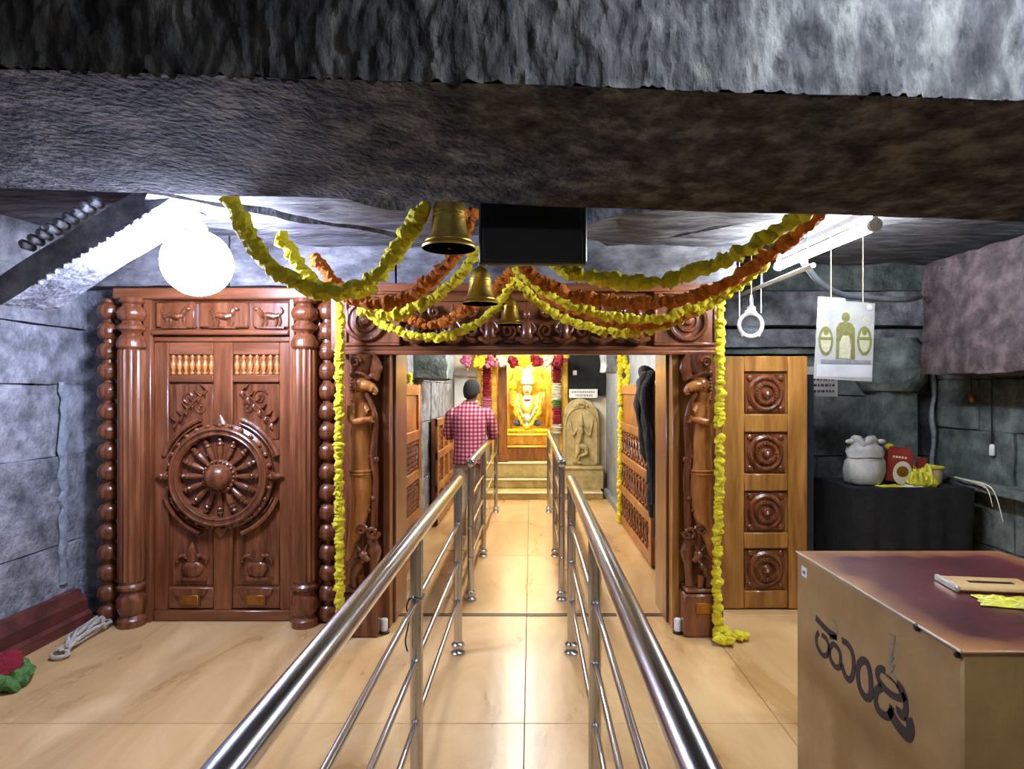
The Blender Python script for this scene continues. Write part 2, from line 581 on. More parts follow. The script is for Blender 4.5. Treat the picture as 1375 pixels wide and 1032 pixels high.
# big rough block jutting from the right wall
g = G()
g.rough_box(2.86, 3.34, 2.1, 4.35, 1.66, 2.44, 0.07, 0.035, 3.0, 4.4)
g.build('corbel_block', 'stone_brown', wr)
wb = masonry('wall_back', 'dark stone wall behind the open honey wood door', [0.0, 0.5, 1.0, 1.5, 1.84], (0.6, 1.1), 'X', 4.95, 0.3, 1.2, 3.5, 'stone_dark', seed=8)
G().rough_box(1.2, 3.5, 4.85, 5.2, 1.90, 2.04, 0.09, 0.008, 4, 1).build('moulding', 'stone', wb)
G().rough_box(1.2, 3.5, 4.80, 5.2, 2.07, 2.34, 0.09, 0.008, 4, 2).build('moulding', 'stone', wb)
G().rough_box(1.2, 3.5, 4.9, 5.2, 1.845, 1.9, 0.12, 0.006, 4, 3).build('moulding', 'stone_dark', wb)
G().rough_box(1.2, 3.5, 4.86, 5.2, 2.36, 2.75, 0.12, 0.01, 4, 6).build('moulding', 'stone_dark', wb)
# cushion capital and pilaster in the corner
g = G()
g.lathe([(0.12, 1.52), (0.2, 1.54), (0.255, 1.62), (0.27, 1.74), (0.25, 1.86), (0.2, 1.93), (0.2, 1.96)], (2.93, 4.86, 0), seg=28)
g.build('capital', 'stone_dark', wb)
G().rough_box(2.78, 3.06, 4.72, 5.0, 0.0, 1.53, 0.1, 0.008, 4, 5).build('pilaster', 'stone_dark', wb)
g = G()
g.tube([(3.245 + 0.012 * math.sin(k * 1.7), 4.81, 0.7 + k * 0.1) for k in range(13)], [0.012 + 0.008 * abs(math.sin(k * 2.3)) for k in range(13)], 6)
g.build('lime_seam', 'seam', wb)

# left part of the far wall, behind the wooden door front, and the stone above the doorway
wbl = tag(G().rough_box(-3.3, -1.2, 4.12, 4.35, 0, 2.75, 0.2, 0.01, 4, 2).build('wall_door_left', 'stone'),
          'grey stone wall behind the carved left door', 'wall', kind='structure')
wo = thing('wall_over_door', (0, 3.95, 2.2), 'grey stone courses above the carved wooden lintel', 'wall', kind='structure')
for k, (a, b) in enumerate(((-3.1, -2.0), (-1.99, -0.9), (-0.89, 0.3), (0.31, 1.35))):
    G().rough_box(a, b, 3.93, 4.3, 2.235, 2.75, 0.09, 0.012, 4, 10 + k).build('stone_block', 'stone_ceiling', wo)

# wooden plinth along the left wall
bb = thing('baseboard_left', (-3.0, 1.0, 0), 'dark red brown moulded plinth along the left stone wall', 'baseboard', kind='structure')
G().prism([(-3.1, 0), (-2.94, 0), (-2.94, 0.06), (-2.97, 0.085), (-2.97, 0.15), (-3.0, 0.17), (-3.02, 0.215), (-3.1, 0.22)],
          lambda u, v, d: (u, d, v), -2.9, 4.0).build('moulding', 'base_paint', bb, bevel=0.004)
rs0 = random.Random(6)
pz = [0.28 + k * 0.055 for k in range(25)]
G().tube([(-3.065, 3.9 + rs0.uniform(-0.02, 0.02), z) for z in pz], [(0.018, rs0.uniform(0.012, 0.045)) for z in pz], 8, up=(1, 0, 0)).build('lime_seam', 'seam', wl)


# ---- the massive front beam, chiselled on the front, plain below
def beam_tilt(q):
    return -0.032 * (q.x - 1.28) - 0.05 * (q.y - 1.55)


def beam_fn(q):
    d = Vector((0, 0, 0))
    if q.y < 1.8 and q.z > 2.28:
        wob = 0.02 * noise.noise(Vector((q.x * 6, 9.1, q.z * 14)))
        n1 = noise.noise(Vector(((q.x + wob) * 55, 3.3, q.z * 17)))
        n2 = noise.noise(Vector(((q.x + wob) * 24 + 5, 1.3, q.z * 9)))
        d.y = -0.014 * n1 - 0.014 * n2
        if q.z < 2.34:
            d.z = 0.012 * n1 + 0.01 * n2
    d += noise.noise_vector(q * 3.0) * 0.008
    d.z += beam_tilt(q)
    return d


g = G()
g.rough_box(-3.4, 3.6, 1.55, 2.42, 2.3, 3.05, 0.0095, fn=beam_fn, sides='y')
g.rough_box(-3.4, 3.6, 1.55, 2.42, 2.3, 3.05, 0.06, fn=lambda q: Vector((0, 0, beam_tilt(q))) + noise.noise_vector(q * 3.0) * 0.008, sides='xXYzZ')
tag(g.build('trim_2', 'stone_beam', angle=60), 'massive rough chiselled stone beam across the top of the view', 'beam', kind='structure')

# ---- ceiling behind the beam: rough slabs, corner slabs laid diagonally
ce = thing('ceiling', (0, 3.2, 2.45), 'rough grey stone slab ceiling in front of the carved doorway', 'ceiling', kind='structure')
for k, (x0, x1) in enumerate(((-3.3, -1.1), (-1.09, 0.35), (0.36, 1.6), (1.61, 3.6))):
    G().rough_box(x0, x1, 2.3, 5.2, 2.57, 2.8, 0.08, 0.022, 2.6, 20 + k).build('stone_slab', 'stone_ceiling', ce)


def corner_slab(cx, cy, rot, w, d, z0, z1, seed):
    M = Matrix.Translation((cx, cy, 0)) @ Matrix.Rotation(rot, 4, 'Z')
    G().rough_box(-w / 2, w / 2, -d / 2, d / 2, z0, z1, 0.06, 0.03, 2.8, seed, M=M).build('corner_slab', 'stone_ceiling', ce)


corner_slab(-0.95, 3.0, math.radians(38), 1.5, 0.42, 2.45, 2.6, 31)
corner_slab(0.95, 3.05, math.radians(-38), 1.6, 0.5, 2.45, 2.6, 33)
corner_slab(-1.35, 3.6, math.radians(38), 1.7, 0.5, 2.50, 2.62, 35)
corner_slab(1.35, 3.65, math.radians(-38), 1.7, 0.5, 2.50, 2.62, 37)
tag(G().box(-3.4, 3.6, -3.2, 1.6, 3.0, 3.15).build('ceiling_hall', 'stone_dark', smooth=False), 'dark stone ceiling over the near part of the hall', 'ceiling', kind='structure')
tag(G().box(-3.4, 3.6, -3.3, -3.05, 0, 3.1).build('wall_front', 'stone_dark', smooth=False), 'plain dark stone wall behind the viewer', 'wall', kind='structure')

# slanting eave slab at the upper left with a ribbed upper course
ev = thing('trim_3', (-2.3, 3.4, 2.0), 'slanting stone eave with ribbed edge above the left lamp', 'eave', kind='structure')
M = Matrix.Translation((-2.62, 0, 1.97)) @ Matrix.Rotation(math.radians(-32), 4, 'Y')
G().rough_box(0, 1.0, 2.95, 3.25, 0, 0.13, 0.07, 0.012, 4, 7, M=M).build('eave_slab', 'stone', ev)
for k in range(9):
    G().box(0.25 + k * 0.05, 0.29 + k * 0.05, 2.9, 2.98, 0.15, 0.2, M=M).build('rib', 'stone', ev, bevel=0.012)
for k in range(14):
    G().box(0.2 + k * 0.05, 0.225 + k * 0.05, 2.94, 2.97, -0.012, 0.01, M=M).build('tooth', 'stone', ev, bevel=0.006)

# ==================================================================== LEFT CARVED DOOR (front at Y = 4.0, 1 m = 200 photo px)
def dx(px): return (px - 713) / 200.0
def dz(py): return 1.55 - (py - 523) / 200.0


door = thing('door_1', (-2.07, 4.0, 0), 'closed reddish wooden door with a large carved spoked wheel', 'door', kind='structure')
LX0, LX1, LZ1 = dx(207), dx(391), dz(451)
G().box(LX0, LX1, 4.035, 4.075, 0.01, LZ1).build('door_board', 'wood', door)
for a, b in ((LX0, dx(226)), (dx(286), dx(312)), (dx(375), LX1)):
    G().box(a, b, 4.0, 4.05, 0.07, LZ1 - 0.04).build('stile', 'wood', door, bevel=0.006)
for z0, z1 in ((LZ1 - 0.125, LZ1 - 0.04), (dz(513), dz(503)), (dz(817), dz(789)),):
    G().box(dx(226), dx(286), 4.003, 4.05, z0, z1).build('rail', 'wood_h', door, bevel=0.005)
    G().box(dx(312), dx(375), 4.003, 4.05, z0, z1).build('rail', 'wood_h', door, bevel=0.005)
G().box(LX0, LX1, 3.985, 4.05, 0.0, 0.072).build('bottom_rail', 'wood_h', door, bevel=0.008)
G().box(LX0, LX1, 3.992, 4.05, LZ1 - 0.04, LZ1).build('top_rail', 'wood_h', door, bevel=0.008)
# rows of small turned balusters
bal = G().lathe([(0.012, 0), (0.016, 0.008), (0.009, 0.02), (0.017, 0.045), (0.02, 0.065), (0.012, 0.085), (0.009, 0.1), (0.016, 0.116), (0.012, 0.13)], seg=10).mesh('baluster', 'wood_figure')
for a, b in ((226, 286), (312, 375)):
    for k in range(7):
        x = dx(a) + (dx(b) - dx(a)) * (k + 0.5) / 7
        place(bal, 'baluster', door, Matrix.Translation((x, 4.022, dz(503) + 0.002)))
# leaf and pot carvings on the four panels
for a, b, sg in ((226, 286, -1), (312, 375, 1)):
    xc = (dx(a) + dx(b)) / 2
    g = G().box(dx(a) + 0.01, dx(b) - 0.01, 4.022, 4.045, dz(590), dz(515))
    up = g.build('panel', 'wood_carve', door, bevel=0.004)
    g = G()
    g.tube(spiral(xc + 0.02 * sg, dz(533), 0.055, 1.3, 4.018, a0=0.4, sgn=sg), 0.008, 6)
    g.tube(spiral(xc - 0.06 * sg, dz(548), 0.04, 1.2, 4.018, a0=2.4, sgn=-sg), 0.007, 6)
    g.tube(smooth_path([(xc - 0.1 * sg, 4.02, dz(524)), (xc - 0.03 * sg, 4.012, dz(536)), (xc + 0.04 * sg, 4.012, dz(552)), (xc + 0.11 * sg, 4.02, dz(570))], 6), 0.009, 6)
    for k in range(6):
        t = k / 5
        c = Vector((xc - 0.1 * sg + 0.2 * sg * t, 4.014, dz(524) + (dz(568) - dz(524)) * t))
        for w in (-1, 1):
            e = c + Vector((sg * (0.035 * (w > 0) + 0.012), 0, 0.045 if w > 0 else -0.05))
            g.tube([c, c.lerp(e, 0.45) + Vector((0.008 * w, -0.006, 0)), e], [0.005, 0.015, 0.003], 7, flat=0.6)
    g.build('leaf_carving', 'wood_carve', up)
    lp = G().box(dx(a) + 0.01, dx(b) - 0.01, 4.026, 4.045, dz(787), dz(680)).build('panel', 'wood_carve', door, bevel=0.004)
    g = G()
    zb = dz(779)
    M = Matrix.Translation((xc, 4.022, zb)) @ Matrix.Diagonal((1, 0.4, 1, 1))
    g.lathe([(0.035, 0.02), (0.05, 0.025), (0.07, 0.06), (0.075, 0.085), (0.06, 0.11), (0.04, 0.12), (0.055, 0.135), (0.03, 0.14)], seg=16, M=M)
    g.box(xc - 0.1, xc + 0.1, 4.008, 4.03, zb - 0.005, zb + 0.018)
    for s in (-1, 1):
        g.tube(smooth_path([(xc + 0.02 * s, 4.015, zb + 0.135), (xc + 0.06 * s, 4.01, zb + 0.165), (xc + 0.1 * s, 4.012, zb + 0.14), (xc + 0.095 * s, 4.015, zb + 0.115)], 5), [0.012] * 15 + [0.006], 6)
    g.tube([(xc, 4.018, zb + 0.13), (xc, 4.008, zb + 0.18), (xc, 4.018, zb + 0.255)], [0.04, 0.035, 0.003], 8, flat=0.5)
    for k in range(5):
        g.ball((xc - 0.044 + 0.022 * k, 4.008, zb + 0.165 + 0.012 * (k % 2)), 0.012, 7, 5)
    g.build('pot_carving', 'wood_carve', lp)
    # bracket and brass plate on the bottom rail
    br = G().prism([(xc - 0.115, dz(790)), (xc + 0.115, dz(790)), (xc + 0.1, dz(797)), (xc + 0.07, dz(800)), (xc + 0.07, dz(813)), (xc - 0.07, dz(813)), (xc - 0.07, dz(800)), (xc - 0.1, dz(797))],
                   lambda u, v, d: (u, d, v), 4.004, 3.988).build('bracket', 'wood_carve', door, smooth=False)
    pl = G().box(xc - 0.055, xc + 0.055, 3.984, 3.99, dz(811), dz(798)).build('plate', 'brass_plate', br, bevel=0.003)
# the wheel
WX, WZ = dx(296.7), dz(639)
wheel = G().lathe([(0.355, 0.0), (0.355, 0.03), (0.335, 0.042), (0.33, 0.06), (0.30, 0.066), (0.272, 0.058), (0.268, 0.012), (0.001, 0.012)], (WX, 4.02, WZ), 'Y', 56).build('wheel', 'wood_carve', door)
tag(wheel, 'carved wooden wheel with turned spokes and domed hub')
g = G()
g.tube(arc(WX, WZ, 0.318, 0, 359, 60, 3.952)[:-1], 0.01, 6, closed=True)
g.tube(arc(WX, WZ, 0.285, 0, 359, 60, 3.956)[:-1], 0.007, 6, closed=True)
g.build('rim_bead', 'wood_carve', wheel)
for k in range(28):
    a = 2 * PI * k / 28
    G().ball((WX + 0.342 * math.cos(a), 3.972, WZ + 0.342 * math.sin(a)), (0.017, 0.013, 0.017), 8, 5).build('petal_bead', 'wood_carve', wheel)
sp = G().lathe([(0.012, 0.085), (0.02, 0.095), (0.022, 0.105), (0.013, 0.115), (0.017, 0.14), (0.022, 0.17), (0.022, 0.2), (0.016, 0.205), (0.024, 0.215), (0.022, 0.225), (0.014, 0.232), (0.02, 0.245), (0.012, 0.262), (0.008, 0.268)], seg=10).mesh('spoke', 'wood_carve')
for k in range(16):
    a = 2 * PI * k / 16 + PI / 2
    place(sp, 'spoke', wheel, Matrix.Translation((WX, 3.99, WZ)) @ Matrix.Rotation(-a + PI / 2, 4, 'Y'))
hub = G().lathe([(0.115, 0), (0.115, 0.03), (0.105, 0.045), (0.09, 0.05), (0.088, 0.07), (0.078, 0.095), (0.055, 0.12), (0.028, 0.132), (0.001, 0.136)], (WX, 4.015, WZ), 'Y', 28).build('hub', 'wood_carve', wheel)
for k in range(22):
    a = 2 * PI * k / 22
    G().ball((WX + 0.102 * math.cos(a), 3.966, WZ + 0.102 * math.sin(a)), 0.011, 7, 5).build('hub_bead', 'wood_carve', wheel)
for s in (-1, 1):
    G().lathe([(0.03, 0), (0.034, 0.015), (0.02, 0.03), (0.026, 0.04), (0.002, 0.085)], (WX + s * 0.345, 3.985, WZ), seg=10,
              M=None if False else Matrix.Translation((WX + s * 0.345, 3.985, WZ)) @ Matrix.Rotation(s * PI / 2, 4, 'Y') @ Matrix.Translation((-WX - s * 0.345, -3.985, -WZ))).build('finial', 'wood_carve', wheel)
    G().lathe([(0.05, 0), (0.04, 0.02), (0.002, 0.07)], seg=10, M=Matrix.Translation((WX, 3.99, WZ + s * 0.345)) @ Matrix.Rotation(0 if s > 0 else PI, 4, 'X') @ Matrix.Diagonal((1, 0.4, 1, 1))).build('finial', 'wood_carve', wheel)
for a0, a1 in ((202, 250), (290, 338), (20, 70), (110, 160)):
    g = G()
    g.tube(arc(WX, WZ, 0.405, a0, a1, 14, 4.0), 0.018, 8, flat=1)
    g.tube(arc(WX, WZ, 0.375, a0, a1, 14, 4.004), 0.008, 6)
    g.build('arc_moulding', 'wood_carve', door)

# ---- the frame round it: fluted columns, knobbed side columns, carved panel over the door
fr = thing('trim_4', (-2.07, 3.95, 0), 'carved wooden front with fluted columns and knobbed columns around the wheel door', 'door frame', kind='structure')
for (xa, xb) in ((dx(196), LX0), (LX1, dx(398))):
    G().box(xa, xb, 3.965, 4.08, 0.0, 2.19).build('jamb', 'wood', fr, bevel=0.006)
G().box(dx(196) - 0.2, dx(398) + 0.26, 4.03, 4.12, 0.0, 2.2).build('back_board', 'wood', fr)
G().box(LX0, LX1, 3.955, 4.05, LZ1 + 0.003, LZ1 + 0.04).build('head_moulding', 'wood_h', fr, bevel=0.008)
G().box(dx(160), dx(430), 3.93, 4.06, 2.15, 2.225).build('cornice', 'wood_h', fr, bevel=0.01, segs=2)
for (a, b) in ((209, 262), (267, 333), (339, 389)):
    pn = G().box(dx(a), dx(b), 3.995, 4.04, LZ1 + 0.055, 2.14).build('over_panel', 'wood', fr, bevel=0.01)
    xc, zc = (dx(a) + dx(b)) / 2, LZ1 + 0.125
    g = G()
    hs = 1 if a < 300 else -1      # small walking animal carving
    g.tube(smooth_path([(xc - 0.06, 3.992, zc + 0.0), (xc - 0.02, 3.982, zc + 0.012), (xc + 0.03, 3.982, zc + 0.004), (xc + 0.06, 3.99, zc + 0.01)], 4), [0.02] * 4 + [0.028] * 5 + [0.024] * 4, 10, flat=0.8)
    for lx in (-0.055, -0.03, 0.035, 0.06):
        g.tube([(xc + lx, 3.988, zc), (xc + lx + 0.008, 3.986, zc - 0.032), (xc + lx - 0.002, 3.99, zc - 0.062)], [0.013, 0.009, 0.007], 7)
    g.tube(smooth_path([(xc + 0.05 * hs, 3.988, zc + 0.008), (xc + 0.072 * hs, 3.983, zc + 0.04), (xc + 0.082 * hs, 3.983, zc + 0.06)], 4), [0.018] * 5 + [0.014] * 4, 8)
    g.ball((xc + 0.092 * hs, 3.982, zc + 0.056), (0.022, 0.015, 0.013), 9, 6)
    g.tube(smooth_path([(xc - 0.06 * hs, 3.99, zc + 0.01), (xc - 0.085 * hs, 3.986, zc + 0.04), (xc - 0.07 * hs, 3.986, zc + 0.065)], 5), 0.006, 6)
    g.box(xc - 0.09, xc + 0.09, 3.985, 4.0, zc - 0.075, zc - 0.062)
    g.build('animal_carving', 'wood_carve', pn)
for px in (177, 409.5):
    cx_, cy_ = (px - 713) / 800 * 3.93, 3.93
    col_ = G().lathe([(0.078, 0.30), (0.08, 0.33), (0.08, 1.80), (0.07, 1.82)], (cx_, cy_, 0), seg=64, flute=16, fdepth=0.09).build('fluted_column', 'wood', fr, angle=25)
    G().lathe([(0.085, 0), (0.085, 0.045), (0.07, 0.06), (0.066, 0.075), (0.08, 0.1), (0.086, 0.14), (0.082, 0.19), (0.066, 0.215), (0.064, 0.23), (0.082, 0.245), (0.084, 0.265), (0.07, 0.28), (0.075, 0.30)], (cx_, cy_, 0), seg=28).build('column_base', 'wood_carve', col_)
    G().lathe([(0.075, 1.815), (0.088, 1.83), (0.088, 1.86), (0.07, 1.9), (0.055, 1.915), (0.06, 1.93), (0.083, 1.945), (0.085, 1.965), (0.06, 1.985), (0.055, 2.0), (0.08, 2.02), (0.088, 2.05), (0.08, 2.08), (0.06, 2.095), (0.055, 2.11), (0.075, 2.125), (0.07, 2.15)], (cx_, cy_, 0), seg=28).build('column_capital', 'wood_carve', col_)
knob = G().lathe([(0.045, 0), (0.058, 0.012), (0.066, 0.03), (0.068, 0.05), (0.066, 0.056), (0.068, 0.062), (0.066, 0.068), (0.062, 0.085), (0.05, 0.1), (0.034, 0.112), (0.032, 0.134)], seg=18).mesh('knob', 'wood_carve')
for px in (146.5, 440):
    cx_, cy_ = (px - 713) / 800 * 4.0, 4.0
    kc = G().lathe([(0.03, 0), (0.03, 2.15)], (cx_, cy_, 0), seg=10).build('knobbed_column', 'wood_carve', fr)
    for k in range(16):
        place(knob, 'knob', kc, Matrix.Translation((cx_, cy_, 0.005 + k * 0.1345)))
G().box(dx(425), dx(432), 3.98, 4.06, 0, 2.2).build('side_strip', 'wood', fr, bevel=0.004)
G().box(dx(449), dx(457), 3.99, 4.08, 0, 2.2).build('side_strip', 'wood', fr, bevel=0.004)

# ==================================================================== PORTAL
po = thing('trim_5', (0, 4.0, 0), 'carved wooden lintel and jambs framing the open inner doorway', 'door frame', kind='structure')
for s in (-1, 1):
    j0, j1 = sorted((s * 0.90, s * 1.0))
    G().box(j0, j1, 3.97, 4.32, 0.0, 1.80).build('jamb', 'wood', po, bevel=0.006)
    j0, j1 = sorted((s * 0.965, s * 1.26))
    G().box(j0, j1, 3.90, 3.975, 0.0, 1.80).build('backing_board', 'wood_honey' if s > 0 else 'wood', po, bevel=0.006)
    j0, j1 = sorted((s * 0.915, s * 0.962))
    G().box(j0, j1, 3.86, 3.965, 0.0, 1.80).build('edge_moulding', 'wood_honey' if s > 0 else 'wood', po, bevel=0.006)
lt = G().box(-1.3, 1.24, 3.86, 4.2, 1.80, 2.23).build('lintel', 'wood_h', po, bevel=0.006)
G().box(-1.24, 1.2, 3.80, 3.87, 1.775, 1.80).build('lintel_ledge', 'wood_h', lt, bevel=0.006)
G().box(-1.24, 1.2, 3.815, 3.87, 1.80, 1.83).build('lintel_ledge', 'wood_h', lt, bevel=0.008)
G().box(-1.3, 1.24, 3.80, 3.87, 2.18, 2.23).build('lintel_cornice', 'wood_h', lt, bevel=0.01)
G().box(-0.82, 0.77, 3.835, 3.87, 2.12, 2.16).build('frieze_rail', 'wood_h', lt, bevel=0.008)
for xa, xb, xc, zc in ((-1.195, -0.835, -1.06, 1.99), (0.785, 1.19, 1.0, 1.99)):
    bl = G().box(xa, xb, 3.82, 3.87, 1.83, 2.18).build('corner_block', 'wood', po, bevel=0.006)
    fw = 0.022
    g = G()
    g.box(xa, xb, 3.805, 3.83, 1.83, 1.83 + fw); g.box(xa, xb, 3.805, 3.83, 2.18 - fw, 2.18)
    g.box(xa, xa + fw, 3.805, 3.83, 1.83 + fw, 2.18 - fw); g.box(xb - fw, xb, 3.805, 3.83, 1.83 + fw, 2.18 - fw)
    g.build('block_frame', 'wood', bl, bevel=0.006)
    ro = G().lathe([(0.135, 0), (0.135, 0.016), (0.125, 0.03), (0.108, 0.03), (0.1, 0.014), (0.078, 0.014), (0.072, 0.03), (0.055, 0.032), (0.048, 0.018), (0.034, 0.02), (0.024, 0.045), (0.001, 0.05)], (xc, 3.822, zc), 'Y', 36).build('rosette', 'wood_carve', bl)
# frieze of small carved figures along the lintel
rf = random.Random(4)
for k in range(13):
    x = -0.74 + k * 0.119
    g = G()
    if k % 2 == 0:      # seated figure
        g.tube([(x, 3.83, 1.86), (x, 3.81, 1.9), (x, 3.81, 1.96), (x, 3.825, 2.0)], [0.045, 0.04, 0.03, 0.014], 10)
        g.ball((x, 3.81, 2.03), (0.026, 0.026, 0.03), 10, 7)
        g.tube([(x, 3.815, 2.05), (x, 3.815, 2.1)], [0.02, 0.005], 8)
        for s in (-1, 1):
            g.tube(smooth_path([(x + 0.03 * s, 3.815, 1.98), (x + 0.055 * s, 3.8, 1.94), (x + 0.03 * s, 3.79, 1.91)], 4), 0.01, 6)
            g.tube(smooth_path([(x + 0.01 * s, 3.815, 1.87), (x + 0.06 * s, 3.79, 1.875), (x + 0.0 * s, 3.78, 1.855)], 4), 0.015, 6)
        g.build('figure_carving', 'wood_carve', lt)
    else:               # scroll
        s = 1 if k % 4 == 1 else -1
        g.tube(spiral(x, 1.93, 0.055, 1.5, 3.83, a0=-PI / 2, sgn=s), 0.014, 7)
        g.tube(spiral(x, 2.05, 0.04, 1.3, 3.83, a0=PI / 2, sgn=s), 0.012, 7)
        g.ball((x + 0.01, 3.83, 1.865), (0.04, 0.02, 0.02), 8, 6)
        g.build('scroll_carving', 'wood_carve', lt)


# ---- carved posts: a long bird-headed figure playing a stalk-like pipe
def carved_post(mirror, label):
    root = thing('carved_post', (mirror * -1.05, 3.82, 0), label, 'post')
    T = Matrix.Diagonal((mirror, 1, 1, 1))      # written for the left post; X grows towards the doorway
    k = 3.8 / 800.0

    def q(px, py, y=3.8):
        return ((px - 713) * k + 0.0, y, 1.55 - (py - 523) * k)
    # zoomed photo tracing of the left post
    g = G(T)
    g.box(-1.205, -0.955, 3.72, 3.9, 0.0, 0.27)
    g.box(-1.19, -0.97, 3.73, 3.9, 0.27, 0.30)
    ped = g.build('pedestal', 'wood_carve', root, bevel=0.012)
    G(T).box(-1.135, -1.03, 3.712, 3.722, 0.15, 0.22).build('plate', 'brass_plate', ped, bevel=0.003)
    # body: long tapering shape
    pts = [q(486, 540), q(485, 560), q(484, 580), q(485, 600), q(484, 622), q(485, 640), q(486, 660), q(484, 685), q(478, 710), q(472, 735), q(468, 752)]
    rs = [(0.035, 0.05), (0.055, 0.062), (0.06, 0.068), (0.058, 0.066), (0.058, 0.068), (0.062, 0.072), (0.062, 0.07), (0.06, 0.062), (0.05, 0.046), (0.035, 0.028), (0.02, 0.012)]
    P2 = smooth_path(pts, 4)
    R2 = []
    for i in range(len(P2)):
        t = i / 4.0
        a = min(int(t), len(rs) - 2); w = t - a
        R2.append((rs[a][0] * (1 - w) + rs[a + 1][0] * w, rs[a][1] * (1 - w) + rs[a + 1][1] * w))
    body = G(T).tube(P2, R2, 18, up=(0, -1, 0)).build('figure_body', 'wood_figure', root)
    g = G(T)
    for py in (631, 635):
        c = q(484.5, py)
        g.tube([(c[0] + 0.072 * math.cos(a), c[1] + 0.066 * math.sin(a), c[2]) for a in [2 * PI * i / 24 for i in range(24)]], 0.008, 6, closed=True)
    g.build('belt', 'wood_figure', body)
    # head with beak, eye and crest
    g = G(T)
    c = q(485, 516)
    g.ball(c, (0.054, 0.055, 0.058), 16, 10)
    g.tube(smooth_path([q(489, 517, 3.77), q(499, 519, 3.765), q(505, 524, 3.77), q(504, 530, 3.77)], 4), [0.036] * 4 + [0.03] * 3 + [0.022] * 3 + [0.014] * 2 + [0.006], 10)
    g.tube(smooth_path([q(480, 527, 3.8), q(482, 537, 3.8), q(486, 548, 3.8)], 4), [0.045] * 4 + [0.04] * 5, 12)
    head = g.build('figure_head', 'wood_figure', root)
    G(T).ball(q(483.5, 520, 3.745), (0.009, 0.008, 0.009), 8, 6).build('eye', 'wood_carve', head)
    g = G(T)
    g.tube([q(485, 476), q(485, 485), q(484, 496), q(481, 506)], [(0.06, 0.075), (0.06, 0.07), (0.055, 0.06), (0.04, 0.045)], 14, up=(0, -1, 0))
    for i in range(9):
        a = q(473.5 + 0.6 * math.sin(i), 500 + i * 4.6, 3.80)
        g.ball(a, (0.02, 0.028, 0.014), 8, 6)
    g.tube(spiral(q(481, 484)[0], q(481, 486)[2], 0.035, 1.4, 3.735), 0.008, 6)
    g.tube(smooth_path([q(472, 503, 3.77), q(480, 500, 3.745), q(490, 502, 3.745), q(499, 508, 3.76)], 5), 0.01, 6)
    g.tube(smooth_path([q(494, 480), q(501, 488), q(503, 500), q(500, 508)], 5), [(0.05, 0.02)] * 10 + [(0.04, 0.015)] * 6, 8)
    g.build('crest', 'wood_carve', root)
    # arms and hands folded on the stalk
    g = G(T)
    g.tube(smooth_path([q(474, 545, 3.76), q(476, 560, 3.735), q(481, 565, 3.725), q(493, 563, 3.73), q(503, 562, 3.74)], 5), [0.026] * 8 + [0.022] * 8 + [0.018] * 5, 10)
    g.tube(smooth_path([q(490, 543, 3.79), q(495, 551, 3.775), q(498, 553, 3.765)], 5), [0.022] * 6 + [0.02] * 5, 10)
    for i in range(4):
        g.ball(q(501 + i * 1.2, 559.5 + i * 2.0, 3.728), (0.014, 0.01, 0.006), 7, 5)
    g.build('arm', 'wood_figure', root)
    # the stalk from the beak to the base
    g = G(T)
    g.tube(smooth_path([q(493, 528, 3.775), q(500, 540, 3.77), q(505, 556, 3.765), q(505, 580, 3.775), q(502, 612, 3.79), q(504, 640, 3.8), q(503, 675, 3.8), q(502, 715, 3.8)], 6),
           [0.016] * 12 + [0.02] * 10 + [0.024] * 21, 9)
    for (px, py, r) in ((497, 612, 0.018), (506, 616, 0.02), (502, 668, 0.018), (495, 684, 0.02)):
        g.ball(q(px, py, 3.785), r, 9, 6)
    g.build('stalk', 'wood_carve', root)
    # scrolls, a small animal and a kneeling figure at the foot
    g = G(T)
    g.tube(spiral(q(487, 709)[0], q(487, 709)[2], 0.036, 1.5, 3.76), 0.012, 7)
    g.tube(spiral(q(502, 711)[0], q(502, 713)[2], 0.04, 1.4, 3.77, sgn=-1), 0.014, 7)
    g.tube(smooth_path([q(498, 722), q(503, 735), q(502, 755), q(500, 785)], 5), [0.035, 0.036, 0.036, 0.035, 0.034, 0.04, 0.044, 0.044, 0.04, 0.036, 0.03, 0.028, 0.026, 0.026, 0.028, 0.03], 10)
    g.build('scroll', 'wood_carve', root)
    g = G(T)
    g.tube(smooth_path([q(474, 780), q(476, 765), q(483, 755), q(490, 748)], 5), [0.045] * 6 + [0.042] * 5 + [0.03] * 5, 12)
    g.ball(q(491, 742, 3.76), (0.032, 0.035, 0.03), 10, 7)
    g.tube([q(493, 744, 3.745), q(499, 749, 3.735)], [0.022, 0.014], 8)
    for s in (-1, 1):
        g.tube([q(489 + 3 * s, 737, 3.755), q(488 + 7 * s, 729, 3.76)], [0.011, 0.004], 6)
    for px in (476, 486):
        g.tube([q(px, 770, 3.775), q(px + 2, 785, 3.765), q(px, 800 - 16, 3.775)], [0.022, 0.018, 0.016], 8)
    g.build('animal_carving', 'wood_carve', root)
    G(T).box(-1.2, -1.09, 3.865, 3.9, 0.3, 1.775).build('backing_rib', 'wood_carve', root, bevel=0.006)
    return root


carved_post(1, 'carved wooden bracket post with bird-headed figure at left of the doorway')
carved_post(-1, 'carved wooden bracket post with bird-headed figure at right of the doorway')

# ==================================================================== RIGHT OPEN DOOR (honey coloured, four rosette panels, at Y = 4.2)
d2 = thing('door_2', (1.65, 4.2, 0), 'open honey brown wooden door with four carved rosette panels', 'door', kind='structure')


def ex(px): return (px - 713) * 4.2 / 800
def ez(py): return 1.55 - (py - 523) * 4.2 / 800


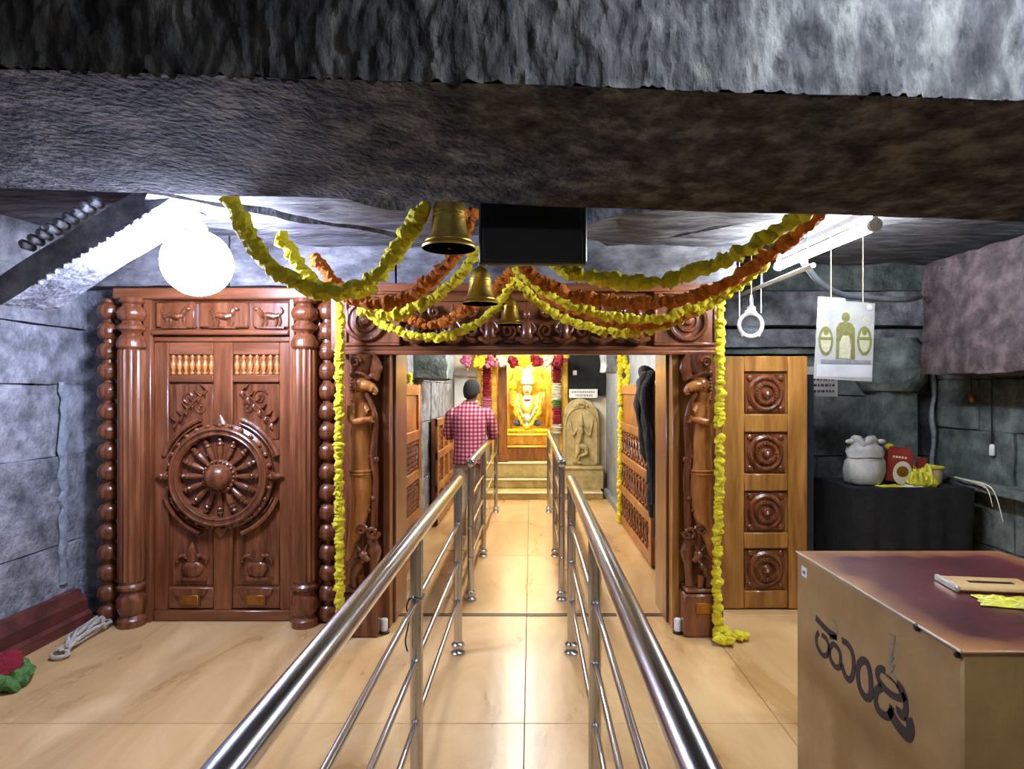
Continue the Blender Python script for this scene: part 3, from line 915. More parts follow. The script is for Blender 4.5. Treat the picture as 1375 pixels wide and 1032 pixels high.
G().box(ex(963), ex(1084), 4.225, 4.26, 0.008, ez(478)).build('door_board', 'wood_honey', d2)
for a, b in ((963, 999), (1058, 1084)):
    G().box(ex(a), ex(b), 4.195, 4.26, 0.008, ez(478)).build('stile', 'wood_honey', d2, bevel=0.006)
zs = [528, 608, 687, 764]
edges = [478] + [(zs[i] + zs[i + 1]) / 2 for i in range(3)] + [817]
for i in range(5):
    if i == 0: a, b = 478, zs[0] - 29
    elif i == 4: a, b = zs[3] + 29, 816
    else: a, b = zs[i - 1] + 28, zs[i] - 28
    G().box(ex(999), ex(1058), 4.198, 4.25, ez(b), ez(a)).build('rail', 'wood_honey', d2, bevel=0.006)
for py in zs:
    xc, zc = ex(1028.5), ez(py)
    pn = G().box(ex(1001), ex(1056), 4.212, 4.24, zc - 0.135, zc + 0.135).build('panel', 'wood_carve', d2, bevel=0.004)
    ro = G().lathe([(0.128, 0), (0.128, 0.012), (0.112, 0.026), (0.1, 0.022), (0.095, 0.01), (0.085, 0.01), (0.078, 0.026), (0.058, 0.03), (0.05, 0.016), (0.038, 0.018), (0.022, 0.04), (0.001, 0.044)], (xc, 4.215, zc), 'Y', 32).build('rosette', 'wood_carve', pn)
    g = G()
    for k in range(20):
        a = 2 * PI * k / 20
        g.ball((xc + 0.067 * math.cos(a), 4.186, zc + 0.067 * math.sin(a)), 0.009, 6, 4)
    for sx in (-1, 1):
        for sz in (-1, 1):
            g.ball((xc + 0.11 * sx, 4.208, zc + 0.11 * sz), (0.022, 0.012, 0.022), 8, 5)
    g.build('bead_ring', 'wood_carve', pn)
    G().ball((xc, 4.168, zc), (0.008, 0.006, 0.013), 8, 6).build('stud', 'silver', pn)

# ==================================================================== INNER CHAMBER
wil = masonry('wall_inner_left', 'grey stone wall on the left of the inner chamber', [0, 0.6, 1.2, 1.64, 2.4], (0.9, 1.4), 'Y', -1.16, -0.3, 4.35, 8.7, 'stone', seed=12, step=0.15)
wir = tag(G().rough_box(1.13, 1.4, 4.35, 8.95, 0, 2.4, 0.2, 0.006, 3, 3).build('wall_inner_right', 'plaster'), 'smooth grey wall on the right of the inner chamber', 'wall', kind='structure')
G().box(1.07, 1.14, 7.05, 8.8, 0, 0.1).build('skirting', 'plaster', wir, bevel=0.01)
wib = tag(G().box(-1.4, 1.4, 9.35, 9.5, 0, 2.4).build('wall_inner_back_low', 'cream', smooth=False), 'cream wall at the back of the inner chamber', 'wall', kind='structure')
wib.data.clear_geometry()
gg = G()
gg.box(-1.4, -0.97, 9.06, 9.25, 0, 2.4); gg.box(0.44, 1.4, 9.06, 9.25, 0, 2.4); gg.box(-0.97, 0.44, 9.1, 9.25, 2.34, 2.4)
wib.data = gg.mesh('wall_inner_back', 'cream', smooth=False); wib.name = 'wall_inner_back'
tag(G().box(-1.45, 1.45, 4.33, 10.9, 2.4, 2.5).build('ceiling_inner', 'stone', smooth=False), 'low grey ceiling of the inner chamber', 'ceiling', kind='structure')
# stone corbels at both sides
for k, (x0, x1, y0, y1, z0) in enumerate(((-1.2, -0.84, 5.9, 6.5, 1.66), (0.86, 1.2, 6.9, 7.4, 1.76))):
    g = G()
    g.rough_box(x0, x1, y0, y1, z0, 2.2, 0.07, 0.03, 4, 40 + k)
    g.build('corbel', 'stone_dark' if k == 0 else 'stone', wil if k == 0 else wir)


# ---- carved inner door leaves folded against the side walls
def inner_leaf(name, side, y0, y1, label):
    lf = thing(name, (side * 1.09, (y0 + y1) / 2, 0), label, 'door', kind='structure')
    x0, x1 = sorted((side * 1.06, side * 1.115))
    xp = side * 1.055
    G().box(x0, x1, y0, y1, 0.02, 1.6).build('door_board', 'wood_panel', lf, bevel=0.006)
    zz = [0.08, 0.42, 0.78, 1.14]
    f0, f1 = sorted((side * 1.035, side * 1.06))
    for (a, b) in ((y0, y0 + 0.1), (y1 - 0.1, y1)):
        G().box(f0, f1, a, b, 0.02, 1.6).build('stile', 'wood_panel', lf, bevel=0.005)
    for z in (0.02, 0.37, 0.73, 1.09, 1.5):
        G().box(f0, f1, y0 + 0.1, y1 - 0.1, z, z + 0.09).build('rail', 'wood_panel', lf, bevel=0.005)
    for z in (0.11, 0.46, 0.82):
        n = 11
        g = G()
        for row in (0.02, 0.24):
            for i in range(n):
                yy = y0 + 0.13 + (y1 - y0 - 0.26) * i / (n - 1)
                g.ball((side * 1.052, yy, z + row), (0.014, 0.022, 0.018), 6, 5)
        for i in range(n):
            yy = y0 + 0.13 + (y1 - y0 - 0.26) * i / (n - 1)
            g.tube([(side * 1.052, yy - 0.05, z + 0.05), (side * 1.052, yy + 0.05, z + 0.21)], 0.01, 5)
            g.tube([(side * 1.052, yy + 0.05, z + 0.05), (side * 1.052, yy - 0.05, z + 0.21)], 0.01, 5)
        g.build('lattice_panel', 'wood_carve', lf)
    return lf


inner_leaf('door_3', 1, 5.15, 7.0, 'carved lattice wooden door folded back on the right inner wall')
inner_leaf('door_4', -1, 4.75, 5.62, 'carved lattice wooden door folded back on the left inner wall near the doorway')
lat = thing('door_5', (-1.09, 7.4, 0), 'low carved lattice wooden gate against the left inner wall beside the man', 'gate', kind='structure')
G().box(-1.13, -1.08, 6.75, 8.2, 0.02, 1.22).build('gate_board', 'wood_carve', lat, bevel=0.005)
for z in (0.02, 0.38, 0.75, 1.13):
    G().box(-1.09, -1.055, 6.75, 8.2, z, z + 0.09).build('rail', 'wood_panel', lat, bevel=0.005)
for y in (6.75, 7.2, 7.65, 8.1):
    G().box(-1.09, -1.058, y, y + 0.1, 0.02, 1.22).build('stile', 'wood_panel', lat, bevel=0.005)
for z in (0.11, 0.47, 0.84):
    for y in (6.85, 7.3, 7.75):
        g = G()
        for i in range(5):
            for j in range(4):
                g.ball((-1.078, y + 0.04 + i * 0.068, z + 0.04 + j * 0.064), (0.014, 0.022, 0.02), 6, 4)
        g.build('bead_panel', 'wood_carve', lat)

# ---- dark cloth hanging over the right inner door
g = G()
rc_ = random.Random(17)
g.tube(smooth_path([(1.03, 5.2, 1.66), (0.98, 5.06, 1.70), (0.95, 4.95, 1.66), (0.985, 4.86, 1.6)], 6), [0.05 + 0.02 * math.sin(i) for i in range(19)], 12)
for k in range(6):
    y0_ = 4.84 + k * 0.07
    x0_ = 0.97 + 0.03 * (k % 2)
    L_ = (1.05, 1.32, 0.9, 1.2, 0.75, 0.6)[k]
    pth_ = smooth_path([(x0_ + 0.03, y0_ + 0.04, 1.68), (x0_ - 0.045, y0_, 1.55), (x0_ - 0.02 + 0.03 * rc_.uniform(-1, 1), y0_ - 0.02, 1.68 - L_ * 0.5), (x0_ + 0.015, y0_ - 0.05 + 0.03 * rc_.uniform(-1, 1), 1.68 - L_)], 7)
    n_ = len(pth_)
    g.tube(pth_, [(0.05 * (1 - 0.55 * i / n_) + 0.012 * math.sin(i * 0.9 + k)) for i in range(n_)], 10, flat=0.7)
for v in g.v:
    v += noise.noise_vector(Vector(v) * 11) * 0.014
cl = g.build('hanging_cloth', 'black_cloth', angle=80)
tag(cl, 'black cloth hanging in folds from the right inner door', 'cloth')

# ==================================================================== SHRINE
st = thing('shrine_steps', (-0.2, 8.45, 0), 'yellow stone steps rising to the shrine opening', 'steps')
for (x0, x1, y0, y1, z0, z1, m) in ((-0.95, 1.02, 8.42, 9.04, 0.0, 0.10, 'stone_yellow'), (-0.84, 0.42, 8.78, 9.06, 0.10, 0.235, 'stone_yellow'),
                                    (-0.78, 0.38, 8.92, 9.25, 0.235, 0.46, 'stone_yellow'), (-0.62, 0.35, 9.15, 9.56, 0.46, 0.68, 'wood_panel'), (-0.55, 0.32, 9.42, 9.7, 0.68, 0.84, 'gold')):
    G().rough_box(x0, x1, y0, y1, z0, z1, 0.15, 0.004, 3, z1).build('step', m, st, bevel=0.008)
    G().box(x0 + 0.005, x1 - 0.005, y0 - 0.02, y0 + 0.03, z1 - 0.02, z1 + 0.003).build('nosing', 'cream' if m == 'stone_yellow' else 'gold', st, bevel=0.006)
sf = thing('shrine_facade', (-0.06, 9.1, 0.46), 'gold and wood pillared frame around the deity niche', 'shrine')
for (x0, x1, y0, m) in ((-0.82, -0.74, 8.97, 'gold'), (-0.60, -0.51, 8.97, 'gold'), (-0.50, -0.36, 9.0, 'wood_panel'), (0.29, 0.345, 9.0, 'gold'), (0.43, 0.56, 8.95, 'gold')):
    z0 = 0.46 if x0 > -0.7 and x1 < 0.4 else 0.10
    pl = G().box(x0, x1, y0, y0 + 0.12, z0, 2.1).build('pillar', m, sf, bevel=0.012)
    G().box(x0 - 0.015, x1 + 0.015, y0 - 0.015, y0 + 0.13, z0, z0 + 0.1).build('pillar_base', m, pl, bevel=0.01)
G().box(-0.85, 0.58, 8.97, 9.12, 2.02, 2.2).build('lintel', 'gold', sf, bevel=0.01)
G().box(-0.97, -0.57, 9.2, 9.26, 0.46, 2.3).build('side_board', 'cream', sf)
G().box(0.345, 0.45, 9.08, 9.14, 0.46, 2.3).build('side_board', 'cream', sf)
# niche
nb = thing('niche', (-0.06, 10.0, 0.84), 'gold lined niche holding the garlanded deity', 'niche')
G().box(-0.5, 0.38, 10.3, 10.36, 0.8, 2.3).build('back_panel', 'gold', nb)
for x0, x1 in ((-0.56, -0.5), (0.38, 0.44)):
    G().box(x0, x1, 9.3, 10.36, 0.8, 2.3).build('side_panel', 'gold', nb)
G().box(-0.56, 0.44, 9.56, 10.36, 0.72, 0.84).build('shelf', 'gold', nb, bevel=0.01)
G().box(-0.56, 0.44, 9.3, 10.36, 2.3, 2.36).build('top_panel', 'gold', nb)

# ==================================================================== FLOWERS
def blossom_mesh(name, mat, seed, sub=2, amp=0.4):
    import bmesh
    bm = bmesh.new()
    bmesh.ops.create_icosphere(bm, subdivisions=sub, radius=0.5)
    so = Vector((seed * 3.7, seed, -seed))
    for v in bm.verts:
        d = v.co.normalized()
        n = noise.noise(d * 3.4 + so) + 0.6 * noise.noise(d * 8 + so)
        v.co = d * (0.5 * (1 + amp * n))
        v.co.z *= 0.8
    me = bpy.data.meshes.new(name)
    bm.to_mesh(me)
    bm.free()
    me.materials.append(MAT[mat])
    return me


BL = {m: [blossom_mesh('blossom', m, s) for s in (1, 2, 3)] for m in ('marigold', 'marigold_orange', 'petal_red', 'petal_pink', 'petal_white', 'leaf')}


def blossoms(path, mat, size, parent, rnd, spacing=0.55, jit=0.12, gaps=(), name='blossom'):
    pts = resample(path, size * spacing)
    n = len(pts)
    for i, p in enumerate(pts):
        t = i / max(1, n - 1)
        if any(a < t < b for a, b in gaps):
            continue
        s = size * rnd.uniform(0.85, 1.2)
        j = Vector((rnd.uniform(-1, 1), rnd.uniform(-1, 1), rnd.uniform(-1, 1))) * size * jit
        M = Matrix.Translation(p + j) @ Matrix.Rotation(rnd.uniform(0, 6.28), 4, 'Z') @ Matrix.Rotation(rnd.uniform(0, 6.28), 4, 'X') @ Matrix.Scale(s, 4)
        place(rnd.choice(BL[mat]), name, parent, M)


def garland(px_pts, mat, size, label, spacing=0.5, jit=0.12, gaps=(), seed=0, raw=None, group=None):
    pts = raw or [P(*p) for p in px_pts]
    path = smooth_path(pts, 12)
    g = thing('marigold_garland', tuple(min(path, key=lambda v: v.z)), label, 'garland', group)
    G().tube(resample(path, 0.03), 0.003, 5).build('cord', 'thread', g)
    blossoms(path, mat, size, g, random.Random(seed), spacing, jit, gaps)
    return g


garland([(304, 255, 2.62), (335, 320, 2.64), (375, 366, 2.67), (440, 393, 2.7), (500, 375, 2.7), (540, 325, 2.67), (574, 272, 2.62)], 'marigold', 0.078,
        'thick yellow garland swag hanging nearest the bright left lamp', 0.36, 0.08, seed=1)
garland([(378, 318, 3.0), (398, 352, 3.0), (425, 380, 2.98), (462, 392, 2.95), (505, 388, 2.9)], 'marigold', 0.065,
        'short yellow garland piece just behind the leftmost thick swag', 0.4, seed=2)
garland([(423, 346, 3.15), (450, 382, 3.1), (490, 406, 3.05), (540, 401, 3.0), (580, 373, 2.95), (608, 345, 2.9), (632, 285, 2.85)], 'marigold_orange', 0.07,
        'orange marigold garland rising left of the largest bell', 0.36, seed=3)
garland([(488, 418, 3.3), (535, 421, 3.25), (585, 398, 3.2), (620, 368, 3.15), (640, 335, 3.1)], 'marigold', 0.062,
        'yellow garland running up behind the largest bell', 0.42, seed=4)
garland([(480, 405, 3.6), (500, 425, 3.6), (540, 446, 3.6), (585, 453, 3.6), (635, 438, 3.6), (672, 405, 3.6), (692, 370, 3.6)], 'marigold', 0.058,
        'lowest yellow garland swag across the left half of the lintel', 0.5, seed=5)
garland([(520, 408, 3.5), (545, 425, 3.5), (580, 436, 3.5), (612, 424, 3.5), (648, 400, 3.5), (690, 362, 3.5)], 'marigold_orange', 0.062,
        'orange garland just above the lowest left yellow swag', 0.42, seed=6)
garland([(690, 370, 3.6), (720, 405, 3.6), (770, 432, 3.6), (830, 446, 3.58), (890, 437, 3.5), (940, 415, 3.4), (985, 388, 3.3), (1030, 352, 3.1)], 'marigold', 0.058,
        'lowest yellow garland swag across the right half of the lintel', 0.5, seed=7)
garland([(698, 355, 3.2), (740, 385, 3.2), (800, 402, 3.2), (870, 407, 3.1), (940, 395, 3.0), (1000, 365, 2.9), (1060, 320, 2.75), (1104, 288, 2.62)], 'marigold_orange', 0.066,
        'long orange garland rising to the right tube lamp', 0.36, seed=8)
garland([(748, 358, 2.72), (790, 371, 2.72), (840, 378, 2.72), (884, 380, 2.72)], 'marigold', 0.07, 'short yellow garland below the black screen', 0.38, seed=9)
garland([(896, 376, 2.72), (935, 363, 2.69), (980, 346, 2.66), (1030, 318, 2.63), (1085, 283, 2.58)], 'marigold', 0.066,
        'thick yellow garland climbing to the ceiling beside the tube lamp', 0.38, seed=10)
garland([(694, 362, 3.4), (730, 390, 3.4), (780, 414, 3.4), (840, 428, 3.4), (900, 425, 3.35), (960, 395, 3.3), (1005, 366, 3.2)], 'marigold', 0.058,
        'middle yellow garland between two orange ones right of the bells', 0.48, seed=11)
garland([(700, 368, 3.5), (740, 402, 3.5), (790, 424, 3.5), (840, 436, 3.48), (895, 433, 3.45), (950, 408, 3.4), (985, 380, 3.35)], 'marigold_orange', 0.058,
        'lower orange garland tucked behind the right yellow swags', 0.42, seed=12)
garland([(456, 410, 3.68), (456, 520, 3.68), (455, 640, 3.68), (456, 760, 3.68), (456, 842, 3.68)], 'marigold', 0.06,
        'long yellow marigold string hanging beside the left carved post', 0.46, 0.07, gaps=((0.395, 0.4),), seed=13)
g = garland(None, 'marigold', 0.062, 'long yellow marigold string by the right carved post trailing onto the floor', 0.46, 0.09,
            gaps=((0.35, 0.385), (0.43, 0.445), (0.50, 0.512), (0.71, 0.725)), seed=14,
            raw=[P(967, 395, 3.68), P(967, 520, 3.68), P(966, 640, 3.68), P(963, 760, 3.68), Vector((1.155, 3.68, 0.09)), Vector((1.16, 3.66, 0.035)), Vector((1.24, 3.66, 0.035)), Vector((1.33, 3.68, 0.035))])
blossoms([Vector((1.13, 3.62, 0.035)), Vector((1.2, 3.6, 0.035)), Vector((1.19, 3.66, 0.07))], 'marigold', 0.062, g, random.Random(3))
garland(None, 'marigold', 0.055, 'yellow marigold string on the left inner door edge', 0.5, 0.08, seed=15,
        raw=[P(550, 503, 5.5), P(551, 560, 5.5), P(550, 640, 5.5), P(550, 698, 5.5)])
g = garland(None, 'marigold', 0.07, 'yellow marigold string on the right inner door edge with knotted top', 0.5, 0.08, gaps=((0.28, 0.31),), seed=16,
            raw=[P(832, 480, 6.9), P(833, 520, 6.9), P(834, 560, 6.9), P(833, 640, 6.9), P(832, 700, 6.9)])
blossoms(smooth_path([P(836, 482, 6.9), P(845, 500, 6.85), P(842, 520, 6.85), P(852, 525, 6.8)], 6), 'marigold', 0.085, g, random.Random(8), 0.5, 0.25)

# string of big flower puffs over the niche
fs = thing('flower_swag', (-0.3, 8.5, 1.9), 'row of pink yellow and white flower bunches above the shrine', 'flowers')
for k, (px, m) in enumerate(((626, 'petal_pink'), (643, 'marigold'), (658, 'petal_pink'), (674, 'petal_white'), (689, 'petal_red'), (704, 'marigold'), (720, 'petal_red'), (735, 'petal_white'), (750, 'petal_red'))):
    c = P(px, 483, 8.6)
    blossoms([c + Vector((0.06 * math.cos(i * 2.4), 0.05 * math.sin(i * 1.7), 0.05 * math.sin(i * 2.4) - 0.02)) for i in range(9)], m, 0.075, fs, random.Random(k), 0.5, 0.5, name='flower_bunch')


def petal_roll(label, x, y, segs):
    """thick string of packed petals in bands of colour"""
    r = thing('petal_garland', (x, y, segs[-1][1]), label, 'garland')
    for (z0, z1, m) in segs:
        n = max(2, int(abs(z0 - z1) / 0.035))
        for i in range(n):
            z = z0 + (z1 - z0) * (i + 0.5) / n
            M = Matrix.Translation((x, y, z)) @ Matrix.Rotation(i * 1.3, 4, 'Z') @ Matrix.Diagonal((0.135, 0.135, 0.075, 1))
            place(BL[m][i % 3], 'petal_ring', r, M)
    return r


petal_roll('thick red and white petal garland hanging left of the niche', -0.66, 8.9, ((2.0, 1.45, 'petal_red'), (1.45, 1.2, 'petal_pink'), (1.2, 1.05, 'petal_white')))
petal_roll('banded red white and green petal garland hanging right of the niche', 0.385, 8.88, ((2.0, 1.65, 'petal_red'), (1.65, 1.4, 'petal_white'), (1.4, 1.29, 'leaf'), (1.29, 1.04, 'petal_red'), (1.04, 0.9, 'petal_white')))

# ==================================================================== DEITY IN THE NICHE
dt = thing('deity_statue', (-0.06, 10.0, 0.84), 'silver and gold deity statue covered in yellow garlands', 'statue')
DX, DY = -0.06, 10.0
G().lathe([(0.3, 0.84), (0.3, 0.88), (0.26, 0.9), (0.26, 0.94)], (DX, DY, 0), seg=24).build('pedestal', 'gold', dt)
G().tube([(DX, DY, 0.94), (DX, DY - 0.02, 1.1), (DX, DY, 1.25), (DX, DY, 1.38), (DX, DY, 1.46)], [(0.2, 0.24), (0.16, 0.21), (0.12, 0.16), (0.11, 0.15), (0.05, 0.05)], 20, up=(0, -1, 0)).build('body', 'silver', dt)
hd = G().ball((DX, DY - 0.03, 1.56), (0.085, 0.085, 0.11), 18, 12).build('head', 'silver', dt)
g = G()
for s in (-1, 1):
    g.ball((DX + 0.034 * s, DY - 0.108, 1.58), (0.016, 0.01, 0.009), 8, 6)
g.ball((DX, DY - 0.105, 1.505), (0.03, 0.012, 0.009), 8, 6)
g.tube([(DX, DY - 0.112, 1.6), (DX, DY - 0.1, 1.66)], 0.008, 6)
g.build('face_marks', 'petal_red', hd)
G().tube([(DX, DY - 0.115, 1.575), (DX, DY - 0.13, 1.54)], [0.01, 0.016], 8).build('nose', 'silver', hd)
G().lathe([(0.11, 1.64), (0.12, 1.66), (0.1, 1.7), (0.105, 1.73), (0.08, 1.8), (0.085, 1.83), (0.05, 1.9), (0.02, 1.96), (0.001, 1.98)], (DX, DY - 0.01, 0), seg=20).build('crown', 'silver', dt)
for s in (-1, 1):
    G().tube(smooth_path([(DX + 0.14 * s, DY, 1.38), (DX + 0.24 * s, DY - 0.04, 1.3), (DX + 0.27 * s, DY - 0.06, 1.5)], 6), [0.04] * 8 + [0.03] * 5, 10).build('arm', 'silver', dt)
    G().tube(smooth_path([(DX + 0.13 * s, DY - 0.03, 1.34), (DX + 0.2 * s, DY - 0.12, 1.18), (DX + 0.15 * s, DY - 0.2, 1.1)], 6), [0.04] * 8 + [0.03] * 5, 10).build('arm', 'silver', dt)
    for (ox, oz) in ((0.25, 1.62), (0.18, 1.86)):
        ds = G().lathe([(0.075, 0), (0.075, 0.02), (0.05, 0.03), (0.001, 0.035)], (DX + ox * s, DY - 0.06, oz), 'Y', 20).build('disc', 'gold', dt)
        blossoms([Vector((DX + ox * s + 0.045 * math.cos(i), DY - 0.1, oz + 0.045 * math.sin(i))) for i in range(7)] + [Vector((DX + ox * s, DY - 0.12, oz))], 'marigold', 0.06, dt, random.Random(int(oz * 10)), 0.4, 0.1)
    G().ball((DX + 0.17 * s, DY - 0.17, 1.0), (0.06, 0.05, 0.05), 10, 7).build('cloth_fold', mk('blue_cloth_%d' % s, '35408a', '5561a8', 12, rough=0.8), dt)
for (w, z0, z1, sz) in ((0.12, 1.46, 1.2, 0.055), (0.17, 1.46, 1.05, 0.06), (0.22, 1.5, 0.93, 0.06)):
    pth = smooth_path([Vector((DX - w, DY - 0.1, z0)), Vector((DX - w * 0.85, DY - 0.2, (z0 + z1) / 2)), Vector((DX, DY - 0.25, z1)), Vector((DX + w * 0.85, DY - 0.2, (z0 + z1) / 2)), Vector((DX + w, DY - 0.1, z0))], 8)
    blossoms(pth, 'marigold' if w != 0.17 else 'petal_white', sz, dt, random.Random(int(w * 100)), 0.6)
G().ball((DX, DY - 0.2, 1.38), (0.06, 0.03, 0.025), 10, 6).build('ruby_collar', 'petal_red', dt)
g = G()
g.tube(smooth_path([(DX - 0.32, DY + 0.16, 0.9), (DX - 0.36, DY + 0.16, 1.4), (DX - 0.28, DY + 0.16, 1.85), (DX, DY + 0.16, 2.1), (DX + 0.28, DY + 0.16, 1.85), (DX + 0.36, DY + 0.16, 1.4), (DX + 0.32, DY + 0.16, 0.9)], 6), 0.04, 8)
g.build('halo_arch', 'gold', dt)
rr = random.Random(21)
blossoms([Vector((DX + rr.uniform(-0.32, 0.32), 9.75 + rr.uniform(0, 0.1), 0.875)) for i in range(12)], 'marigold', 0.06, dt, rr, 0.3, 0)

# ==================================================================== RELIEF SLAB, SIGN AND PANEL RIGHT OF THE NICHE
rs_ = thing('relief_slab', (0.76, 8.85, 0.1), 'yellowish carved stone slab with dancing figure relief right of the steps', 'relief')
G().rough_box(0.44, 1.06, 8.72, 9.05, 0.10, 0.42, 0.12, 0.006, 4, 1).build('plinth', 'relief', rs_)
G().box(0.45, 1.05, 8.70, 8.9, 0.38, 0.42).build('plinth_moulding', 'relief', rs_, bevel=0.01)
out = [(0.47, 0.42), (1.02, 0.42), (1.02, 1.1)] + [(0.745 + 0.275 * math.cos(math.radians(a)), 1.1 + 0.32 * math.sin(math.radians(a))) for a in range(10, 180, 10)] + [(0.47, 1.1)]
G().prism(out, lambda u, v, d: (u, d, v), 9.04, 8.90).build('slab', 'relief', rs_, smooth=False, bevel=0.01)
g = G()
g.tube([(0.745 + 0.235 * math.cos(math.radians(a)), 8.895, 1.02 + 0.27 * math.sin(math.radians(a))) for a in range(0, 181, 10)], 0.018, 7)
g.tube([(0.51, 8.895, 0.45), (0.51, 8.895, 1.02)], 0.016, 7); g.tube([(0.98, 8.895, 0.45), (0.98, 8.895, 1.02)], 0.016, 7)
g.build('arch_moulding', 'relief', rs_)
g = G()
for k in range(7):
    a = math.radians(30 + k * 20)
    g.ball((0.745 + 0.1 * math.cos(a), 8.89, 1.27 + 0.08 * math.sin(a)), (0.03, 0.03, 0.03), 9, 6)
for s in (-1, 1):
    g.ball((0.745 + 0.045 * s, 8.875, 1.3), 0.02, 8, 6)
g.build('lion_mask', 'relief', rs_)
g = G()
g.tube(smooth_path([(0.70, 8.89, 0.72), (0.72, 8.875, 0.82), (0.735, 8.87, 0.92), (0.745, 8.88, 1.0)], 5), [0.05] * 5 + [0.048] * 5 + [0.055] * 3 + [0.03] * 3, 10)
g.ball((0.748, 8.87, 1.04), (0.04, 0.04, 0.05), 10, 8)
g.tube([(0.748, 8.88, 1.08), (0.748, 8.88, 1.19)], [0.035, 0.006], 9)
for s, e in ((-1, (0.60, 0.98)), (1, (0.90, 0.98))):
    g.tube(smooth_path([(0.74 + 0.05 * s, 8.88, 0.97), (0.745 + 0.12 * s, 8.875, 0.88), (e[0], 8.885, e[1]), (e[0] + 0.02 * s, 8.885, 1.1)], 5), [0.022] * 8 + [0.016] * 8, 8)
g.tube(smooth_path([(0.69, 8.885, 0.73), (0.80, 8.87, 0.69), (0.82, 8.875, 0.60), (0.72, 8.88, 0.56)], 5), [0.045] * 6 + [0.035] * 5 + [0.022] * 5, 8)
g.tube(smooth_path([(0.70, 8.885, 0.73), (0.69, 8.88, 0.62), (0.67, 8.885, 0.50), (0.62, 8.885, 0.48)], 5), [0.045] * 6 + [0.03] * 10, 8)
g.tube(smooth_path([(0.72, 8.885, 0.56), (0.70, 8.885, 0.47), (0.76, 8.885, 0.46)], 5), 0.022, 8)
g.build('figure_relief', 'relief', rs_)
G().box(0.56, 1.12, 8.98, 9.04, 1.46, 2.1).build('x', 'black_cloth')
pn = bpy.data.objects['x']; pn.name = 'wall_panel'; tag(pn, 'dark panel on the wall above the carved relief slab', 'panel')
sw = thing('light_switch', (0.66, 8.97, 1.8), 'small white switch box on the dark panel', 'switch')
G().box(0.63, 0.69, 8.955, 8.98, 1.77, 1.84).build('switch_box', 'white_plastic', sw, bevel=0.004)
G().box(0.65, 0.67, 8.948, 8.956, 1.79, 1.815).build('rocker', 'white_plastic', sw, bevel=0.002)
sg = thing('sign_board', (0.78, 8.95, 1.4), 'narrow white sign with two grey lines above the relief slab', 'sign')
G().box(0.57, 1.0, 8.935, 8.95, 1.425, 1.56).build('board', 'white_plastic', sg, bevel=0.003)
rt = random.Random(2)
for z in (1.515, 1.465):
    x = 0.61 if z > 1.5 else 0.67
    while x < (0.96 if z > 1.5 else 0.9):
        w = rt.uniform(0.012, 0.03)
        G().box(x, x + w, 8.933, 8.936, z - 0.012, z + 0.012).build('letter_mark', 'ink_grey', sg, smooth=False)
        x += w + 0.01
wbd = thing('white_board', (-0.95, 8.98, 1.2), 'plain bright white board on the wall behind the man', 'board')
G().box(-1.16, -0.80, 9.0, 9.04, 1.20, 1.72).build('panel', 'white_plastic', wbd, bevel=0.004)
G().box(-1.16, -0.80, 8.99, 9.03, 1.76, 1.84).build('top_strip', 'white_plastic', wbd, bevel=0.004)

# ==================================================================== STEEL QUEUE RAILINGS
RZ = 1.012


def railing(x, y0, y1, posts, label):
    r = thing('queue_railing', (x, (y0 + y1) / 2, 0), label, 'railing', 'steel queue railings')
    tr = G().tube([(x, y0, RZ), (x, y0 + 0.01, RZ), (x, y1 - 0.01, RZ), (x, y1, RZ)], [0.029, 0.031, 0.031, 0.029], 20).build('top_rail', 'steel', r)
    for yy, s in ((y0, -1), (y1, 1)):
        G().ball((x, yy, RZ), (0.031, 0.012, 0.031), 16, 8).build('end_cap', 'steel', tr)
    for z in (0.757, 0.535, 0.308):
        G().tube([(x, y0 + 0.04, z), (x, y1 - 0.0, z)], 0.0115, 12).build('mid_rail', 'steel', r)
    for yp in posts:
        p = G().lathe([(0.0245, 0.02), (0.0245, RZ - 0.02)], (x, yp, 0), seg=20).build('post', 'steel', r)
        G().lathe([(0.04, 0.0), (0.042, 0.008), (0.034, 0.014), (0.03, 0.03), (0.036, 0.036), (0.04, 0.046), (0.038, 0.056), (0.03, 0.062), (0.026, 0.072)], (x, yp, 0), seg=20).build('post_foot', 'steel', p)
        for z in (0.757, 0.535, 0.308):
            G().tube([(x, yp - 0.036, z), (x, yp - 0.02, z), (x, yp + 0.02, z), (x, yp + 0.036, z)], [0.013, 0.017, 0.017, 0.013], 10).build('connector', 'steel', p)
    return r


railing(-0.43, 0.5, 3.54, (0.62, 2.24, 3.51), 'near left polished steel railing coming towards the viewer')
railing(0.238, 0.5, 3.54, (0.62, 2.22, 3.51), 'near right polished steel railing coming towards the viewer')
railing(-0.445, 4.36, 7.58, (4.4, 5.56, 7.55), 'far left steel railing inside the chamber beside the man')
railing(0.226, 4.36, 7.58, (4.4, 5.56, 7.55), 'far right steel railing inside the chamber')
wt = thing('wire_tie', (-0.43, 2.24, 0.62), 'thin black wire tied around the near left steel post', 'wire')
G().tube([(-0.43 + 0.028 * math.cos(a), 2.24 + 0.028 * math.sin(a), 0.775 + 0.006 * math.sin(3 * a)) for a in [2 * PI * i / 20 for i in range(20)]], 0.003, 5, closed=True).build('loop', 'black', wt)
G().tube(smooth_path([(-0.452, 2.215, 0.775), (-0.462, 2.21, 0.74), (-0.452, 2.21, 0.70), (-0.466, 2.21, 0.62), (-0.458, 2.21, 0.58)], 6), 0.003, 5).build('loose_end', 'black', wt)

